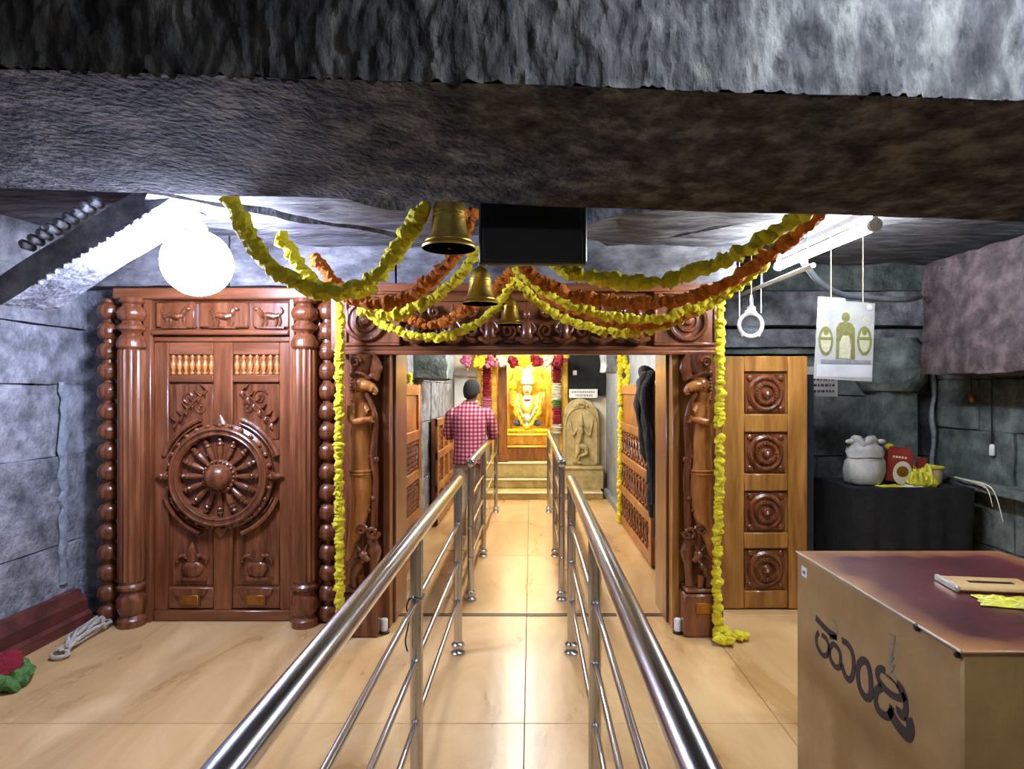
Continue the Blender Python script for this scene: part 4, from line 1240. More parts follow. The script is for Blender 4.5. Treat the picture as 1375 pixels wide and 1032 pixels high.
# ==================================================================== BELLS, SCREEN
def bell(c, r, h, label, ceil=2.57):
    """c = centre of the mouth"""
    x, y, z = c
    b = thing('brass_bell', (x, y, z), label, 'bell', 'brass bells under the beam')
    G().lathe([(r, 0), (r * 1.02, h * 0.03), (r * 0.9, h * 0.09), (r * 0.75, h * 0.2), (r * 0.655, h * 0.38), (r * 0.61, h * 0.6), (r * 0.56, h * 0.8), (r * 0.4, h * 0.93), (r * 0.15, h), (r * 0.12, h * 1.03),
               (r * 0.1, h * 0.96), (r * 0.34, h * 0.87), (r * 0.5, h * 0.75), (r * 0.56, h * 0.5), (r * 0.66, h * 0.25), (r * 0.84, h * 0.06), (r * 0.97, 0)], (x, y, z), seg=36).build('bell_body', 'brass', b)
    for t, rr_ in ((0.12, 0.86), (0.6, 0.61), (0.66, 0.6)):
        G().tube([(x + r * rr_ * math.cos(a), y + r * rr_ * math.sin(a), z + h * t) for a in [2 * PI * i / 32 for i in range(32)]], r * 0.035, 6, closed=True).build('bell_band', 'brass', b)
    g = G()
    g.tube([(x, y, z + h * 0.9), (x, y, z + h * 0.12)], r * 0.05, 6)
    g.ball((x, y, z + h * 0.08), r * 0.17, 10, 8)
    g.build('clapper', 'brass', b)
    n = max(2, int((ceil - z - h) / 0.04))
    G().tube([(x + r * 0.1 * math.cos(a), y, z + h * 1.08 + r * 0.1 * math.sin(a)) for a in [2 * PI * i / 14 for i in range(14)]], r * 0.04, 6, closed=True).build('hanger', 'brass', b)
    for i in range(n):
        zz = z + h * 1.1 + (ceil - z - h * 1.1) * (i + 0.5) / n
        L = (ceil - z - h * 1.1) / n * 0.62
        lk = [((x + 0.009 * math.cos(a)) if i % 2 == 0 else x, y if i % 2 == 0 else y + 0.009 * math.cos(a), zz + L * math.sin(a)) for a in [2 * PI * j / 12 for j in range(12)]]
        G().tube(lk, 0.0028, 5, closed=True).build('chain_link', 'brass', b)
    return b


bell(P(603, 334, 2.62), 0.118, 0.235, 'largest brass bell hanging left of the black screen', 2.57)
bell(P(645, 408, 3.25), 0.098, 0.2, 'middle brass bell hanging below the black screen corner', 2.57)
bell(P(685, 436, 3.62), 0.08, 0.165, 'smallest brass bell hanging lowest in front of the lintel', 2.57)

sc_ = thing('display_screen', (0.005, 2.5, 2.08), 'black flat display screen hanging from the beam between the bells', 'screen')
G().box(*sorted((P(643, 0, 2.5).x, P(788, 0, 2.5).x)), 2.48, 2.53, P(0, 356, 2.5).z, P(0, 268, 2.5).z).build('casing', 'black', sc_, bevel=0.016, segs=3)
G().box(P(650, 0, 2.5).x, P(781, 0, 2.5).x, 2.476, 2.482, P(0, 350, 2.5).z, P(0, 274, 2.5).z).build('panel', mk('matte_black', '060607', rough=0.5), sc_, bevel=0.003)
for px in (680, 750):
    x = P(px, 0, 2.5).x
    G().box(x - 0.015, x + 0.015, 2.495, 2.515, P(0, 268, 2.5).z, 2.57).build('bracket', 'black', sc_)

# ==================================================================== LAMPS
gl = thing('globe_lamp', (-1.74, 3.1, 2.04), 'blazing white round lamp hanging above the carved wheel door', 'lamp')
gc = P(265, 353, 3.1)
G().ball(gc, 0.17, 28, 18).build('globe', emit('globe_light', (0.62, 0.69, 1.0), E_GLOBE), gl)
G().lathe([(0.045, 0), (0.05, 0.03), (0.035, 0.06), (0.012, 0.075), (0.012, 0.2)], (gc.x, gc.y, gc.z + 0.15), seg=16).build('holder', 'white_plastic', gl)


def tube_lamp(a, b, label, strength, r=0.019, col=(0.86, 0.92, 1.0), ceil=2.45, side=(0, 0, 1)):
    a, b = Vector(a), Vector(b)
    t = thing('tube_lamp', tuple((a + b) / 2), label, 'lamp')
    d = (b - a).normalized()
    G().tube([a, b], r, 14).build('tube', emit('tube_light', col, strength), t)
    up = Vector(side)
    off = up * 0.05
    sidev = d.cross(up).normalized() * 0.022
    g = G()
    p = [a - d * 0.05, b + d * 0.05]
    vs_ = []
    for q_ in p:
        vs_ += [q_ + off - sidev, q_ + off + sidev, q_ + off + sidev + up * 0.035, q_ + off - sidev + up * 0.035]
    g.add(vs_, [(0, 1, 2, 3), (7, 6, 5, 4), (0, 4, 5, 1), (1, 5, 6, 2), (2, 6, 7, 3), (3, 7, 4, 0)])
    g.build('batten', 'white_plastic', t, smooth=False, bevel=0.004)
    for q_, s in ((a, -1), (b, 1)):
        G().tube([q_ + d * s * 0.0, q_ + d * s * 0.03], [r * 1.15, r * 1.15], 12).build('end_cap', 'white_plastic', t)
        G().tube([q_ + d * s * 0.02, q_ + d * s * 0.02 + up * 0.06], 0.012, 8).build('end_bracket', 'white_plastic', t)
        if abs(up.z) > 0.9:
            G().tube([q_ - d * s * 0.12 + up * 0.085, Vector((q_.x - d.x * s * 0.12, q_.y - d.y * s * 0.12, ceil))], 0.004, 6).build('hanger', 'grey_cable', t)
    return t


tube_lamp(P(1172, 303, 2.72), P(1046, 357, 3.9), 'bright white tube lamp slanting away under the right ceiling', E_TUBE, r=0.026, ceil=2.57)
tube_lamp((0.5, 0.95, 2.8), (2.0, 0.95, 2.8), 'tube lamp on the near side of the stone beam above the donation box', E_HALL, ceil=3.0)
tube_lamp((-0.6, -1.9, 2.8), (0.6, -1.9, 2.8), 'tube lamp under the hall ceiling behind the viewer', E_REAR, ceil=3.0)
tube_lamp((-0.1, 5.0, 2.27), (-0.1, 6.2, 2.27), 'nearer tube lamp on the inner chamber ceiling', E_CHAMBER, ceil=2.4, col=(1.0, 0.95, 0.86))
tube_lamp((-0.1, 7.0, 2.27), (-0.1, 8.2, 2.27), 'farther tube lamp on the inner chamber ceiling', E_CHAMBER, ceil=2.4, col=(1.0, 0.94, 0.82))
for s in (-1, 1):
    nl = thing('niche_bulb', (-0.06 + 0.25 * s, 9.5, 2.2), 'warm bulb inside the niche at upper %s' % ('left' if s < 0 else 'right'), 'lamp')
    c = Vector((-0.06 + 0.25 * s, 9.5, 2.2))
    G().ball(c, 0.035, 14, 10).build('bulb', emit('warm_bulb', (1.0, 0.85, 0.55), E_NICHE), nl)
    G().lathe([(0.02, 0), (0.022, 0.03), (0.03, 0.04), (0.03, 0.075)], (c.x, c.y, c.z + 0.025), seg=12).build('holder', 'brass', nl)

# pale conduit running on from the tube lamp, cables and hooks
cd = thing('conduit_pipe', tuple(P(1030, 380, 3.8)), 'thin pale conduit running on beyond the right tube lamp', 'conduit')
G().tube([P(1092, 356, 3.3), P(976, 403, 4.75)], 0.014, 10).build('pipe', 'white_plastic', cd)
for t in (0.05, 0.5, 0.93):
    p = P(1092, 356, 3.3).lerp(P(976, 403, 4.75), t)
    G().tube([p + Vector((0, 0, 0.012)), Vector((p.x, p.y, 2.57))], 0.004, 6).build('clip_wire', 'grey_cable', cd)
fc = thing('flexible_cable', tuple(P(1150, 398, 3.9)), 'ribbed grey cable sagging from the right tube lamp to the wall', 'cable')
path = smooth_path([P(1078, 350, 3.6), P(1100, 378, 3.75), P(1130, 395, 3.9), P(1170, 400, 4.0), P(1215, 402, 4.1), P(1236, 398, 4.3)], 10)
pp = resample(path, 0.012)
G().tube(pp, [0.017 if i % 2 else 0.021 for i in range(len(pp))], 10).build('cable', 'grey_cable', fc)
for k, (px, y0p, y1p, Yd) in enumerate(((1305, 498, 533, 4.4), (1339, 497, 600, 4.25))):
    h = thing('hanging_pendant', tuple(P(px, y1p + 10, Yd)), ('short dark wire with round weight below the brown corbel' if k == 0 else 'longer dark wire with small white holder on the right wall'), 'pendant')
    X = 3.29
    a, b = P(px, y0p, Yd), P(px - (0 if k == 0 else 3), y1p, Yd)
    a.x = b.x = min(a.x, X)
    G().tube(smooth_path([a, a.lerp(b, 0.5) + Vector((0, 0.006, 0)), b], 5), 0.004 if k == 0 else 0.005, 6).build('wire', 'black', h)
    G().lathe([(0.012, 0.03), (0.024, 0.012), (0.028, -0.01), (0.022, -0.03), (0.008, -0.04)] if k == 0 else [(0.01, 0.02), (0.018, 0.01), (0.02, -0.05), (0.016, -0.06)], tuple(b), seg=14).build('weight' if k == 0 else 'holder', 'brass_plate' if k == 0 else 'white_plastic', h)

# ==================================================================== DONATION BOX
BX0, BX1, BY0, BY1, BZ = 0.987, 1.735, 1.364, 2.212, 0.95
hb = thing('donation_box', ((BX0 + BX1) / 2, (BY0 + BY1) / 2, 0), 'tan metal donation box with black lettering and maroon stained top', 'donation box')
body = G().box(BX0, BX1, BY0, BY1, 0.0, BZ - 0.004).build('box_body', 'cardboard', hb, bevel=0.006)
G().box(BX0 - 0.002, BX1 + 0.002, BY0 - 0.002, BY1 + 0.002, BZ - 0.006, BZ + 0.002).build('lid', 'box_top', hb, bevel=0.003)
G().tube([(BX0 - 0.002, BY0, BZ), (BX0 - 0.002, BY1, BZ)], 0.0035, 6).build('lid_edge_highlight', 'silver', hb)  # bright highlight along the lid's left edge, put in as a silver strip
for (yy, zz, r) in ((BY0 + 0.012, BZ - 0.012, 0.007), (1.52, BZ - 0.006, 0.01)):
    G().lathe([(r, 0), (r, 0.006), (r * 0.6, 0.009)], seg=10, M=Matrix.Translation((BX0, yy, zz)) @ Matrix.Rotation(-PI / 2, 4, 'Y')).build('rivet', 'black', hb)


def face_pt(zx, zy):
    px, py = 1080 + zx / 5.431, 810 + zy / 5.431
    y = BX0 * 800 / (px - 713)
    return Vector((0, y, CAM_H - (py - 523) * y / 800))


def stroke(pts, w, closed=False, mat='ink', name='letter_stroke', lift=0.0):
    path = smooth_path([face_pt(*p) for p in pts], 8, closed)
    n = len(path)
    L, R = [], []
    for i in range(n):
        t = (path[(i + 1) % n] - path[i - 1]) if closed else (path[min(i + 1, n - 1)] - path[max(i - 1, 0)])
        t.normalize()
        nn = Vector((0, -t.z, t.y))
        ww = w if not hasattr(w, '__len__') else (w[0] + (w[1] - w[0]) * i / (n - 1))
        L.append(path[i] + nn * ww / 2)
        R.append(path[i] - nn * ww / 2)
    x0, x1 = BX0 - 0.0012 - lift, BX0 + 0.001
    vs_, fs_ = [], []
    for i in range(n):
        vs_ += [(x0, L[i].y, L[i].z), (x0, R[i].y, R[i].z), (x1, L[i].y, L[i].z), (x1, R[i].y, R[i].z)]
    m = n if closed else n - 1
    for i in range(m):
        a, b = i * 4, ((i + 1) % n) * 4
        fs_ += [(a, b, b + 1, a + 1), (a, a + 2, b + 2, b), (a + 1, b + 1, b + 3, a + 3)]
    G().add(vs_, fs_).build(name, mat, body, smooth=False)


stroke([(85, 103), (130, 155), (180, 205), (238, 247)], 0.022)
stroke([(238, 247), (185, 240)], 0.016)
stroke([(208, 118), (235, 160), (241, 225)], 0.007, mat='ink_grey')
stroke([(105, 208), (88, 255), (100, 320), (140, 378), (172, 365), (178, 310), (160, 255), (128, 228)], 0.017)
stroke([(215, 297), (187, 332), (190, 395), (218, 450), (250, 468), (266, 430), (258, 350)], 0.018, True)
stroke([(276, 268), (320, 300), (352, 362), (361, 440), (353, 525), (328, 555), (297, 520), (272, 440)], 0.02)
stroke([(432, 414), (397, 450), (392, 530), (408, 620), (442, 678), (474, 685), (487, 640), (484, 540), (465, 445)], 0.023, True)
stroke([(592, 494), (560, 474), (536, 495), (540, 548), (590, 622), (650, 672), (712, 690), (738, 668)], 0.02)
stroke([(676, 580), (715, 630), (738, 700), (742, 770), (722, 822), (692, 792), (688, 752)], 0.022)
stroke([(600, 520), (640, 555), (680, 600), (706, 665)], 0.007)
stroke([(566, 606), (528, 640), (522, 715), (548, 785), (605, 822), (634, 790), (640, 745)], 0.023)
stroke([(620, 770), (660, 850), (715, 925), (758, 960), (776, 905), (758, 830)], 0.034)
# faded grey upright scribble
for (a, b) in (((618, 215), (650, 235)), ((655, 230), (650, 290)), ((625, 290), (660, 300)), ((620, 330), (650, 345)), ((640, 355), (625, 400)), ((650, 380), (620, 430)), ((610, 440), (660, 455)), ((650, 470), (620, 500)), ((630, 510), (665, 540))):
    stroke([a, ((a[0] + b[0]) / 2 + 4, (a[1] + b[1]) / 2), b], 0.008, mat='ink_grey', name='faded_mark')
# small white sticker at the far upper corner
G().box(BX0 - 0.0015, BX0 + 0.001, 2.13, 2.17, 0.875, 0.91).build('sticker', 'white_plastic', body, smooth=False)
G().box(BX0 - 0.002, BX0, 2.14, 2.16, 0.885, 0.897).build('sticker_mark', 'print_grey', body, smooth=False)
# money slot plate, foil packet on the lid
mp_ = thing('slot_plate', (1.5, 1.83, BZ), 'flat tan plate with a dark money slot on the donation box', 'plate')
Ms = Matrix.Translation((1.385, 1.80, BZ + 0.002)) @ Matrix.Rotation(math.radians(-8), 4, 'Z')
G().box(-0.115, 0.115, -0.06, 0.06, 0, 0.016, M=Ms).build('plate', 'cardboard_edge', mp_, bevel=0.008, segs=2)
G().box(-0.06, 0.065, -0.009, 0.009, 0.014, 0.0172, M=Ms).build('slot', 'black', mp_, smooth=False)
G().box(-0.125, -0.112, -0.06, 0.06, 0, 0.019, M=Ms).build('metal_lip', 'silver', mp_, bevel=0.003)


def crumple(name, mat, c, sx, sy, h, label, cat, seed=0, n=14, rot=0.0):
    g = G()
    vs_, fs_ = [], []
    for top in (1, 0):
        for j in range(n + 1):
            for i in range(n + 1):
                u, v = i / n * 2 - 1, j / n * 2 - 1
                w = 1 + 0.18 * noise.noise(Vector((u * 2 + seed, v * 2, seed)))
                e = max(0, 1 - max(abs(u), abs(v)) ** 4)
                z = h * (0.25 + 0.75 * abs(noise.noise(Vector((u * 2.2 + seed, v * 2.2, 3 + seed))))) * (0.25 + 0.75 * e)
                vs_.append((u * sx * w, v * sy * w, z if top else (0.0 if e > 0.02 else z * 0.6)))
    o = (n + 1) ** 2
    for j in range(n):
        for i in range(n):
            a = j * (n + 1) + i
            fs_.append((a, a + 1, a + n + 2, a + n + 1))
            fs_.append((o + a, o + a + n + 1, o + a + n + 2, o + a + 1))
    rim = [i for i in range(n + 1)] + [j * (n + 1) + n for j in range(1, n + 1)] + [n * (n + 1) + i for i in range(n - 1, -1, -1)] + [j * (n + 1) for j in range(n - 1, 0, -1)]
    for k in range(len(rim)):
        a, b = rim[k], rim[(k + 1) % len(rim)]
        fs_.append((b, a, o + a, o + b))
    g.add(vs_, fs_, Matrix.Translation(c) @ Matrix.Rotation(rot, 4, 'Z'))
    return tag(g.build(name, mat, smooth=False), label, cat)


crumple('foil_packet', 'yellow_film', (1.36, 1.655, BZ + 0.003), 0.10, 0.045, 0.03, 'crumpled yellow foil packet on the donation box beside the slot', 'packet', 2.2, rot=-0.35)

# ==================================================================== RIGHT CORNER: TABLE, SACK, BAG, BUCKET, CALENDAR, STRAINER
tb = thing('draped_table', (2.7, 4.5, 0), 'table under a black cloth in the dark right corner', 'table')
TZ = 0.85
G().box(2.3, 3.12, 4.24, 4.78, TZ - 0.04, TZ).build('table_top', 'black_cloth', tb, bevel=0.01)
g = G()
vs_, fs_ = [], []
per = [(2.29 + 0.84 * i / 30, 4.23) for i in range(31)]
per = [(2.29, 4.79 - 0.56 * i / 14) for i in range(14)] + per + [(3.13, 4.23 + 0.56 * i / 14) for i in range(1, 15)]
for j in range(9):
    t = j / 8
    for k, (x, y) in enumerate(per):
        a = 0.022 * t * math.sin(k * 1.1 + 0.7 * math.sin(k * 0.37)) + 0.012
        vs_.append((x + (a if x > 3.12 else -a if x < 2.295 else 0), y - (a if y < 4.235 else 0), TZ + 0.002 - (TZ - 0.02) * t))
n_ = len(per)
for j in range(8):
    for k in range(n_ - 1):
        a = j * n_ + k
        fs_.append((a, a + n_, a + n_ + 1, a + 1))
G().add(vs_, fs_).build('table_cloth', 'black_cloth', tb, angle=80)
for (x, y) in ((2.36, 4.3), (3.06, 4.3), (2.36, 4.72), (3.06, 4.72)):
    G().box(x - 0.02, x + 0.02, y - 0.02, y + 0.02, 0, TZ - 0.04).build('leg', 'dark_paint', tb)

# white sack
sk = thing('white_sack', (2.5, 4.38, TZ), 'bulging white sack with tied top on the black table', 'sack')
prof = [(0.10, 0), (0.125, 0.02), (0.135, 0.1), (0.13, 0.17), (0.115, 0.2), (0.125, 0.24), (0.11, 0.28), (0.085, 0.3), (0.10, 0.325), (0.09, 0.34), (0.03, 0.335)]
g = G()
seg = 28
vs_, fs_ = [], []
for i, (r, z) in enumerate(prof):
    for k in range(seg):
        a = 2 * PI * k / seg
        rr_ = r * (1 + 0.06 * math.sin(5 * a + i) + 0.05 * math.sin(3 * a + i * 0.6))
        vs_.append((2.46 + rr_ * 1.05 * math.cos(a), 4.40 + rr_ * 0.8 * math.sin(a), TZ + 0.003 + z + (0.02 * math.sin(4 * a) if i > 6 else 0)))
for i in range(len(prof) - 1):
    for k in range(seg):
        a, b = i * seg + k, i * seg + (k + 1) % seg
        fs_.append((a, b, b + seg, a + seg))
fs_.append(tuple(range(seg))[::-1]); fs_.append(tuple(range((len(prof) - 1) * seg, len(prof) * seg)))
g.add(vs_, fs_)
sb_ = g.build('sack_body', 'sack', sk, angle=70)
G().tube([(2.46 + 0.124 * math.cos(a), 4.40 + 0.094 * math.sin(a), TZ + 0.203 + 0.005 * math.sin(3 * a)) for a in [2 * PI * i / 28 for i in range(28)]], 0.005, 6, closed=True).build('tie_string', 'print_grey', sk)
for s in (-1, 1):
    G().ball((2.46 + 0.115 * s, 4.38, TZ + 0.32), (0.035, 0.02, 0.018), 10, 6).build('sack_ear', 'sack', sk)

# red carton with cream oval
rc = thing('red_carton', (2.72, 4.42, TZ), 'open dark red carton with cream round print on the black table', 'carton')
Mr = Matrix.Translation((2.70, 4.42, TZ + 0.003)) @ Matrix.Rotation(math.radians(-10), 4, 'Z') @ Matrix.Rotation(math.radians(6), 4, 'Y')
G().box(-0.085, 0.085, -0.05, 0.05, 0.02, 0.24, M=Mr).build('carton_body', 'red_paper', rc, bevel=0.003)
G().box(-0.085, 0.06, -0.052, -0.046, 0.235, 0.275, M=Mr).build('flap', 'red_paper', rc)
G().box(0.09, 0.13, -0.03, 0.035, 0.15, 0.25, M=Mr @ Matrix.Rotation(0.25, 4, 'Y')).build('flap', 'red_paper', rc)
G().lathe([(0.075, 0), (0.075, 0.004), (0.001, 0.004)], seg=24, M=Mr @ Matrix.Translation((0.02, -0.0495, 0.09)) @ Matrix.Rotation(PI / 2, 4, 'X') @ Matrix.Diagonal((0.85, 1.15, 1, 1))).build('round_print', 'cream', rc, smooth=False)
G().lathe([(0.04, 0), (0.04, 0.003), (0.001, 0.003)], seg=20, M=Mr @ Matrix.Translation((0.02, -0.0525, 0.1)) @ Matrix.Rotation(PI / 2, 4, 'X')).build('round_print', 'brass_plate', rc, smooth=False)
for k in range(5):
    G().box(-0.055 + k * 0.02, -0.041 + k * 0.02, -0.0515, -0.049, 0.195, 0.21, M=Mr).build('print_mark', 'cream', rc, smooth=False)
lem = thing('lime_fruit', (2.66, 4.6, TZ + 0.24), 'yellow green lime peeping out above the red carton', 'fruit')
G().ball((2.70, 4.49, TZ + 0.27), (0.032, 0.032, 0.03), 14, 10).build('fruit_body', 'yellow_plastic', lem)
G().tube([(2.70, 4.49, TZ + 0.297), (2.702, 4.49, TZ + 0.308)], 0.004, 6).build('stem', 'leaf', lem)

crumple('yellow_bag', 'yellow_film', (2.83, 4.33, TZ + 0.003), 0.09, 0.07, 0.30, 'crumpled yellow plastic bag leaning beside the red carton', 'bag', 5.1)
crumple('paper_leaf', 'yellow_film', (2.58, 4.285, TZ + 0.003), 0.09, 0.035, 0.025, 'flat yellowish leaf wrapper lying in front of the white sack', 'wrapper', 7.7)
crumple('paper_scrap', 'cream', (2.74, 4.285, TZ + 0.003), 0.07, 0.03, 0.02, 'small cream paper scrap in front of the red carton', 'paper', 9.3)

bk = thing('plastic_bucket', (3.03, 4.5, TZ), 'small cream bucket with bright yellow rim on the table edge', 'bucket')
bc = (3.0, 4.45, TZ + 0.003)
G().lathe([(0.05, 0), (0.058, 0.005), (0.068, 0.11), (0.068, 0.12), (0.06, 0.12), (0.052, 0.012)], bc, seg=24).build('bucket_body', mk('bucket_cream', 'b8a878', 'cfc090', 10, rough=0.45), bk)
G().tube([(bc[0] + 0.07 * math.cos(a), bc[1] + 0.07 * math.sin(a), TZ + 0.122) for a in [2 * PI * i / 28 for i in range(28)]], 0.009, 8, closed=True).build('rim', 'yellow_plastic', bk)
G().lathe([(0.058, 0), (0.058, 0.004)], (bc[0], bc[1], TZ + 0.095), seg=20).build('contents', 'yellow_plastic', bk)

gs = thing('dry_stalks', (3.2, 4.3, 0.7), 'pale dry grass stalks drooping over the stone ledge', 'stalks')
for k, pts in enumerate(([(1300, 642, 4.35), (1322, 652, 4.1), (1333, 680, 4.0)], [(1310, 648, 4.3), (1345, 655, 4.05), (1363, 700, 3.95)], [(1300, 640, 4.4), (1340, 648, 4.2), (1374, 655, 4.1)])):
    w = [P(*p) for p in pts]
    for v in w:
        v.x = min(v.x, 3.13)
    w[0].z = max(w[0].z, 0.90)
    G().tube(smooth_path(w, 8), [0.006 - 0.004 * i / 16 for i in range(17)], 6).build('stalk', 'cream', gs)

# dark steel post with notice and hanging calendar
dp = thing('steel_post', (1.99, 4.05, 0), 'dark blue painted steel post standing below the calendar', 'post')
G().box(1.945, 2.045, 4.3, 4.4, 0.0, 1.66).build('shaft', 'dark_paint', dp, bevel=0.008)
G().box(1.91, 2.08, 4.26, 4.44, 0.0, 0.02).build('foot_plate', 'dark_paint', dp, bevel=0.004)
nt_ = thing('notice_paper', (1.92, 4.4, 1.55), 'small grey notice with dark text lines beside the calendar', 'notice')
a_, b_ = P(1078, 0, 4.45), P(1124, 0, 4.45)
G().box(a_.x, b_.x, 4.44, 4.45, P(0, 532, 4.45).z, P(0, 492, 4.45).z).build('sheet', 'paper', nt_, smooth=False)
rt = random.Random(9)
for py in (509, 517, 525):
    x = a_.x + 0.07
    while x < b_.x - 0.03:
        w = rt.uniform(0.01, 0.03)
        z = P(0, py, 4.45).z
        G().box(x, x + w, 4.437, 4.441, z - 0.009, z + 0.009).build('text_mark', 'ink', nt_, smooth=False)
        x += w + 0.01

CY = 3.7


def cp(px, py): return P(px, py, CY)


cal = thing('wall_calendar', tuple(cp(1134, 511)), 'pale calendar sheet with three olive figures hanging by the right wall', 'calendar')
o4 = [(1099, 398), (1135, 400), (1136, 404), (1175, 407), (1171, 512), (1093, 508)]
G().prism([(cp(*p).x, cp(*p).z) for p in o4], lambda u, v, d: (u, d, v), CY + 0.006, CY).build('sheet', 'paper', cal, smooth=False)


def zc_(x, y): return (1085 + x / 7.64, 385 + y / 7.64)


def flat(pts, mat, name, lvl=1):
    w = [cp(*zc_(*p)) for p in pts]
    G().prism([(v.x, v.z) for v in w], lambda u, v, d: (u, d, v), CY + 0.001, CY - 0.0012 * lvl).build(name, mat, cal, smooth=False)


def ell(cx, cy, rx, ry, n=24): return [(cx + rx * math.cos(2 * PI * i / n), cy + ry * math.sin(2 * PI * i / n)) for i in range(n)]


flat([(95, 790), (660, 800), (655, 930), (85, 920)], 'paper_light', 'bottom_strip', 1)
flat([(130, 745), (640, 755), (640, 795), (130, 785)], 'print_grey', 'ground_band', 2)
flat(ell(387, 310, 42, 48), 'print_olive', 'figure_head')
flat([(285, 740), (290, 420), (320, 370), (380, 355), (450, 375), (480, 430), (480, 745), (430, 745), (435, 560), (400, 500), (360, 500), (320, 570), (315, 740)], 'print_olive', 'figure_cloak')
flat([(330, 560), (350, 500), (420, 500), (440, 600), (430, 740), (320, 730)], 'print_pale', 'figure_robe', 2)
for cx in (182, 578):
    flat(ell(cx, 555, 76, 150), 'print_olive', 'side_oval')
    flat(ell(cx, 555, 52, 118), 'print_pale', 'side_oval_centre', 2)
    flat([(cx - 62, 515), (cx + 62, 515), (cx + 55, 545), (cx - 55, 545)], 'print_olive', 'side_band', 3)
    flat(ell(cx, 465, 26, 30), 'print_olive', 'side_emblem', 3)
flat(ell(180, 360, 34, 42), 'print_pale', 'halo_mark')
flat(ell(600, 345, 40, 30), 'print_pale', 'halo_mark')
flat(ell(628, 210, 30, 32), 'paper_light', 'white_disc', 2)
pcl = cp(1117, 399)
G().tube([pcl + Vector((0, 0.01, -0.01)), Vector((pcl.x, pcl.y + 0.01, 2.57))], 0.003, 6).build('hanging_string', 'thread', cal)
pcl = cp(1160, 405)
G().tube([pcl + Vector((0, 0.01, -0.01)), Vector((pcl.x, pcl.y + 0.01, 2.57))], 0.003, 6).build('hanging_string', 'thread', cal)

# white strainer hanging by the conduit
SY = 4.1
stn = thing('tea_strainer', tuple(P(1008, 455, SY)), 'white plastic strainer with round mesh hanging beside the honey door', 'strainer')
c = P(1008, 436, SY)
r_ = 15.5 * SY / 800
G().tube([(c.x + r_ * math.cos(a), c.y, c.z + r_ * math.sin(a)) for a in [2 * PI * i / 32 for i in range(32)]], 0.014, 8, closed=True).build('ring', 'white_plastic', stn)
G().tube(smooth_path([P(1008, 421, SY), P(1009, 412, SY), P(1009, 402, SY), P(1009, 396, SY)], 5), [0.045] * 3 + [0.03] * 3 + [0.014] * 6 + [0.01] * 4, 10, flat=0.4).build('handle', 'white_plastic', stn)
g = G()
for i in range(13):
    o = (i - 6) / 6.5 * r_
    h_ = math.sqrt(max(0, r_ * r_ - o * o))
    bow = lambda t: c.y + 0.035 * (1 - (t / r_) ** 2)
    g.tube([(c.x + o, bow(math.hypot(o, t)), c.z + t) for t in [(-1 + j / 4) * h_ for j in range(9)]], 0.0018, 4)
    g.tube([(c.x + t, bow(math.hypot(o, t)), c.z + o) for t in [(-1 + j / 4) * h_ for j in range(9)]], 0.0018, 4)
ms = g.build('mesh', 'grey_cable', stn)
for s in (-1, 1):
    G().ball((c.x + s * r_ * 0.72, c.y, c.z - r_ * 0.85), (0.012, 0.01, 0.016), 8, 6).build('hook', 'white_plastic', stn)
G().tube([P(1009, 397, SY), Vector((P(1009, 397, SY).x, SY, 2.57))], 0.003, 6).build('string', 'thread', stn)
for px, a, b in ((993, 396, 428), (1022, 396, 420)):
    q_ = P(px, b, SY)
    s_ = tag(G().tube([q_, Vector((q_.x, SY, 2.57))], 0.004, 6).build('hanging_string', 'white_plastic'), 'white string hanging just %s of the strainer' % ('left' if px < 1000 else 'right'), 'string')

# ==================================================================== SMALL THINGS ON THE FLOOR
for s, lb in ((-1, 'small white cylinder standing at the foot of the left jamb'), (1, 'small white cylinder standing at the foot of the right jamb')):
    t = thing('floor_stopper', (0.925 * s, 3.93, 0), lb, 'stopper')
    xx = 0.937 * s
    G().lathe([(0.034, 0), (0.034, 0.012), (0.022, 0.016)], (xx, 3.80, 0.001), seg=16).build('base', 'black', t)
    G().lathe([(0.023, 0.016), (0.024, 0.02), (0.024, 0.085), (0.02, 0.09)], (xx, 3.80, 0.001), seg=18).build('cylinder', 'white_plastic', t)

rp = thing('rope_bundle', (-2.78, 3.75, 0), 'bundle of pale cotton rope lying by the plinth at left', 'rope')
rr = random.Random(31)
for k in range(7):
    o = (k - 3) * 0.022
    a, b = Vector((-2.87 + rr.uniform(0, .03), 4.02 - rr.uniform(0, .05), 0.02)), Vector((-2.72, 3.45, 0.02))
    pts = [a.lerp(b, t) + Vector((o * math.sin(t * PI * 1.0 + 0.4) + 0.02 * math.sin(t * 9 + k * 2), 0.02 * math.sin(k + t * 6), 0.012 * (1 + math.sin(t * 11 + k * 1.7)) + 0.008 * (k % 3))) for t in [i / 9 for i in range(10)]]
    G().tube(smooth_path(pts, 5), 0.011, 7).build('strand', 'rope', rp)
for (c, r) in ((Vector((-2.72, 3.44, 0.02)), 0.035), (Vector((-2.84, 3.98, 0.03)), 0.04)):
    G().tube([(c.x + r * 1.2 * math.cos(a), c.y + r * math.sin(a), c.z) for a in [2 * PI * i / 16 for i in range(16)]], 0.011, 7, closed=True).build('loop', 'rope', rp)

gb = thing('flower_bundle', (-2.9, 3.1, 0), 'crimson flower bundle with green leaves at the left frame edge', 'flowers')
fc_ = Vector((-2.78, 3.1, 0.06))
blossoms([fc_ + Vector((0.055 * math.cos(i * 2.4), 0.06 * math.sin(i * 2.4), 0.03 + 0.02 * math.sin(i * 1.3))) for i in range(14)], 'petal_red', 0.09, gb, random.Random(5), 0.1, 0.2)
blossoms([fc_ + Vector((0.11 * math.cos(i * 0.5), 0.12 * math.sin(i * 0.5), -0.01 + 0.02 * math.sin(i * 3))) for i in range(14)], 'leaf', 0.07, gb, random.Random(6), 0.1, 0.15, name='leaf_tuft')


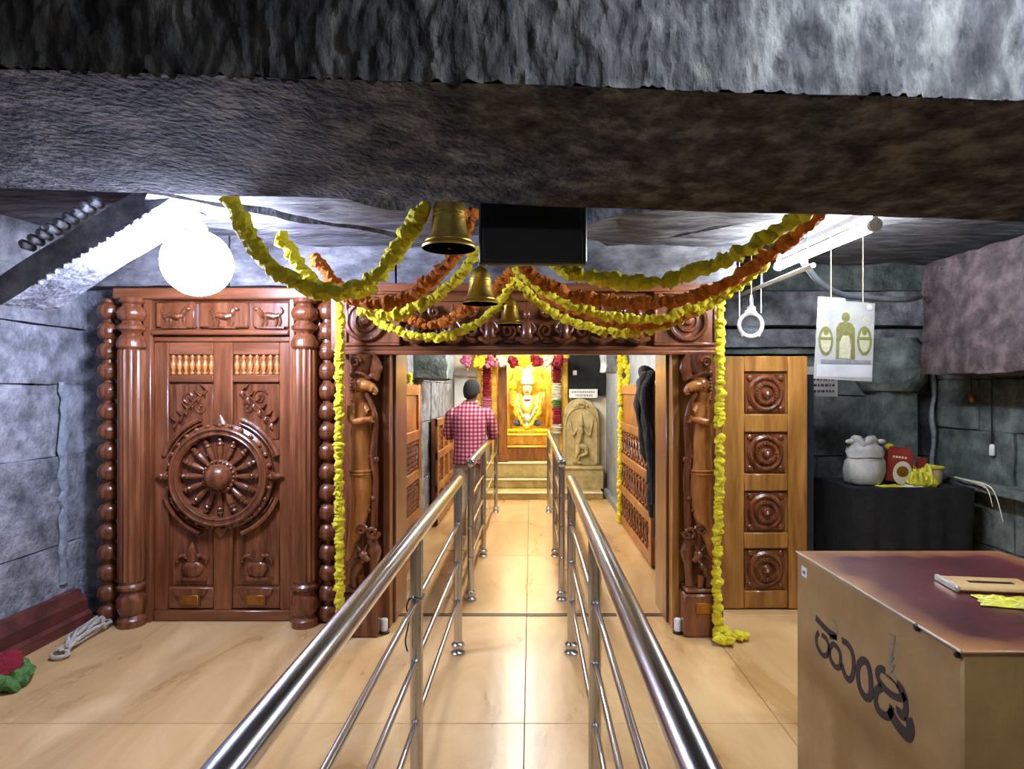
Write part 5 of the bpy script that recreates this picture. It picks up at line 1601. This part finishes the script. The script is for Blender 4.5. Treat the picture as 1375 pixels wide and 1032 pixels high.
# ==================================================================== THE MAN
def skin(name, verts, edges, radii, mat, parent, sub=2):
    me = bpy.data.meshes.new(name)
    me.from_pydata([tuple(v) for v in verts], edges, [])
    me.update()
    o = bpy.data.objects.new(name, me)
    COL.objects.link(o)
    parent_to(o, parent)
    o.modifiers.new('skin', 'SKIN')
    if not me.skin_vertices:
        me.attributes.new
    lay = me.skin_vertices[0].data if len(me.skin_vertices) else None
    if lay is None:
        bpy.context.view_layer.objects.active = o
        bpy.ops.object.modifier_add(type='SKIN')
        lay = me.skin_vertices[0].data
        o.modifiers.remove(o.modifiers[-1])
    for i, r in enumerate(radii):
        lay[i].radius = r if hasattr(r, '__len__') else (r, r)
        lay[i].use_root = (i == 0)
    o.modifiers['skin'].use_smooth_shade = True
    o.modifiers['skin'].branch_smoothing = 0.5
    s = o.modifiers.new('sub', 'SUBSURF')
    s.levels = s.render_levels = sub
    me.materials.append(MAT[mat])
    return o


MX, MY = -0.645, 6.25
man = thing('person', (MX, MY, 0), 'person in pink checked shirt and pale trousers standing at the far left railing', 'person')


def mp(x, y, z): return Vector((MX + x, MY + y, z))


V, E, Rr = [], [], []


def jt(p, r, to=None):
    V.append(p); Rr.append(r)
    if to is not None:
        E.append((to, len(V) - 1))
    return len(V) - 1


pel = jt(mp(0, 0, 0.86), (0.13, 0.10))
wai = jt(mp(0, 0.01, 1.0), (0.125, 0.095), pel)
che = jt(mp(0, 0.02, 1.18), (0.145, 0.105), wai)
sho = jt(mp(0, 0.03, 1.31), (0.12, 0.085), che)
nk = jt(mp(0.005, 0.045, 1.39), 0.052, sho)
nk2 = jt(mp(0.012, 0.06, 1.44), 0.052, nk)
h1 = jt(mp(0.018, 0.075, 1.50), (0.068, 0.078), nk2)
h2 = jt(mp(0.02, 0.08, 1.565), (0.076, 0.09), h1)
h3 = jt(mp(0.018, 0.075, 1.615), (0.05, 0.06), h2)
arms = {}
for s in (-1, 1):
    a = jt(mp(0.17 * s, 0.03, 1.305), 0.058, sho)
    if s > 0:
        e = jt(mp(0.235, 0.10, 1.07), 0.042, a); w = jt(mp(0.19, 0.31, 1.075), 0.03, e)
        p1 = jt(mp(0.195, 0.36, 1.075), (0.032, 0.018), w); p2 = jt(mp(0.2, 0.40, 1.07), (0.036, 0.016), p1)
        for i in range(4):
            k = jt(mp(0.178 + i * 0.018, 0.43 + (0.005 if i in (1, 2) else 0), 1.068), 0.009, p2)
            k2 = jt(mp(0.182 + i * 0.02, 0.455 + (0.006 if i in (1, 2) else -0.002), 1.05), 0.008, k)
            jt(mp(0.184 + i * 0.02, 0.46, 1.03), 0.007, k2)
        t1 = jt(mp(0.165, 0.385, 1.06), 0.011, p1); jt(mp(0.155, 0.41, 1.045), 0.009, t1)
    else:
        e = jt(mp(-0.225, 0.08, 1.06), 0.042, a); w = jt(mp(-0.10, 0.27, 1.10), 0.03, e)
        p1 = jt(mp(-0.06, 0.30, 1.11), (0.018, 0.032), w); p2 = jt(mp(-0.02, 0.32, 1.115), (0.016, 0.036), p1)
        for i in range(4):
            k = jt(mp(0.015, 0.33, 1.085 + i * 0.02), 0.009, p2)
            k2 = jt(mp(0.035, 0.345, 1.085 + i * 0.02), 0.008, k)
            jt(mp(0.045, 0.36, 1.085 + i * 0.02), 0.007, k2)
        t1 = jt(mp(-0.04, 0.30, 1.15), 0.011, p1); jt(mp(-0.015, 0.305, 1.17), 0.009, t1)
    arms[s] = (a, e, w)
for s in (-1, 1):
    hp = jt(mp(0.085 * s, 0.0, 0.80), 0.085, pel)
    kn = jt(mp(0.09 * s, 0.02, 0.46), 0.055, hp)
    an = jt(mp(0.095 * s, -0.01, 0.09), 0.036, kn)
    ft = jt(mp(0.1 * s, 0.05, 0.04), (0.04, 0.03), an)
    jt(mp(0.105 * s, 0.16, 0.028), (0.042, 0.02), ft)
skin('body', V, E, Rr, 'skin', man)
# face features, ears and hair
hd_c = mp(0.02, 0.08, 1.555)
FA = math.radians(62)          # the face is turned a little to the right of straight ahead


def hp_(fwd, side, up):
    return (hd_c.x + fwd * math.cos(FA) + side * math.sin(FA), hd_c.y + fwd * math.sin(FA) - side * math.cos(FA), hd_c.z + up)


for s in (-1, 1):
    G().ball(hp_(0.005, 0.092 * s, -0.012), (0.014, 0.022, 0.034), 10, 7).build('ear', 'skin', man)
    G().ball(hp_(0.086, 0.03 * s, 0.008), (0.012, 0.012, 0.008), 8, 6).build('eye', 'white_plastic', man)
G().tube([hp_(0.085, 0, 0.01), hp_(0.116, 0, -0.03)], [0.01, 0.017], 8).build('nose', 'skin', man)
G().ball(hp_(0.088, 0, -0.062), (0.02, 0.014, 0.008), 10, 6).build('mouth', 'petal_pink', man)
# hair cap: closed shell over skull, low at the nape
g = G()
vs_, fs_ = [], []
seg, rings = 28, 14
for i in range(rings + 1):
    for k in range(seg):
        a = 2 * PI * k / seg
        back = 0.5 - 0.5 * math.cos(a - FA)      # 1 at the back of the head
        tmax = math.radians(70 + 66 * back ** 1.3)
        t = tmax * i / rings
        rn = 1 + 0.03 * noise.noise(Vector((math.cos(a) * 3, math.sin(a) * 3, i * 0.7)))
        vs_.append((hd_c.x + 0.097 * rn * math.sin(t) ** 0.9 * math.cos(a), hd_c.y - 0.004 + 0.108 * rn * math.sin(t) * math.sin(a), hd_c.z - 0.015 + 0.125 * rn * math.cos(t)))
for i in range(rings):
    for k in range(seg):
        a, b = i * seg + k, i * seg + (k + 1) % seg
        fs_.append((a, a + seg, b + seg, b))
g.add(vs_, fs_)
hr = g.build('hair', 'hair', man, angle=80)
so = hr.modifiers.new('thick', 'SOLIDIFY'); so.thickness = 0.014; so.offset = -1
# shirt: yoke, torso and sleeves
def loft(g, rows, seg=24):
    g.tube([mp(x, y, z) for (x, y, z, rx, ry) in rows], [(ry, rx) for (x, y, z, rx, ry) in rows], seg, up=(0, -1, 0))


g = G()
loft(g, [(0, -0.005, 0.775, 0.172, 0.135), (0, -0.005, 0.785, 0.176, 0.138), (0, 0, 0.86, 0.172, 0.132), (0, 0.005, 0.95, 0.163, 0.122), (0, 0.01, 1.04, 0.167, 0.122), (0, 0.015, 1.13, 0.18, 0.128),
         (0, 0.02, 1.21, 0.192, 0.13), (0, 0.025, 1.28, 0.198, 0.122), (0, 0.03, 1.325, 0.192, 0.105), (0, 0.035, 1.355, 0.155, 0.09), (0, 0.042, 1.38, 0.105, 0.078), (0.004, 0.047, 1.40, 0.07, 0.068)])
for s in (-1, 1):
    if s > 0:
        pts = [mp(0.13, 0.03, 1.30), mp(0.185, 0.032, 1.28), mp(0.215, 0.06, 1.19), mp(0.24, 0.10, 1.085), mp(0.225, 0.17, 1.065), mp(0.2, 0.27, 1.072)]
    else:
        pts = [mp(-0.13, 0.03, 1.30), mp(-0.185, 0.032, 1.28), mp(-0.212, 0.055, 1.18), mp(-0.23, 0.09, 1.075), mp(-0.19, 0.16, 1.07), mp(-0.12, 0.24, 1.092)]
    pa = smooth_path(pts, 6)
    rad = [0.06, 0.072, 0.064, 0.058, 0.052, 0.042]
    rr_ = [rad[min(int(i / 6), 4)] * (1 - (i / 6 - min(int(i / 6), 4))) + rad[min(int(i / 6), 4) + 1] * (i / 6 - min(int(i / 6), 4)) for i in range(len(pa))]
    g.tube(pa, rr_, 16)
for v in g.v:       # soft creases
    v += noise.noise_vector(Vector(v) * 9) * 0.008
sh = g.build('shirt', 'gingham', man, angle=80)
tag(sh, 'pink and maroon checked long shirt')
col_ = G().tube([(MX + 0.006 + 0.062 * math.cos(a), MY + 0.05 + 0.062 * math.sin(a), 1.418 + 0.014 * math.sin(a)) for a in [2 * PI * i / 24 for i in range(24)]], 0.018, 8, closed=True).build('collar', 'gingham', man)
# trousers
g = G()
loft(g, [(0, 0, 0.72, 0.16, 0.112), (0, 0, 0.78, 0.165, 0.118), (0, 0, 0.86, 0.155, 0.112), (0, 0, 0.92, 0.142, 0.105)])
for s in (-1, 1):
    loft(g, [(0.097 * s, -0.008, 0.03, 0.066, 0.075), (0.096 * s, -0.005, 0.12, 0.062, 0.07), (0.095 * s, 0.0, 0.28, 0.066, 0.074), (0.092 * s, 0.015, 0.46, 0.072, 0.08), (0.088 * s, 0.008, 0.6, 0.082, 0.095), (0.082 * s, 0.0, 0.74, 0.09, 0.11)], 18)
for v in g.v:
    v += noise.noise_vector(Vector(v) * 8) * 0.007
g.build('trousers', 'trousers', man, angle=80)
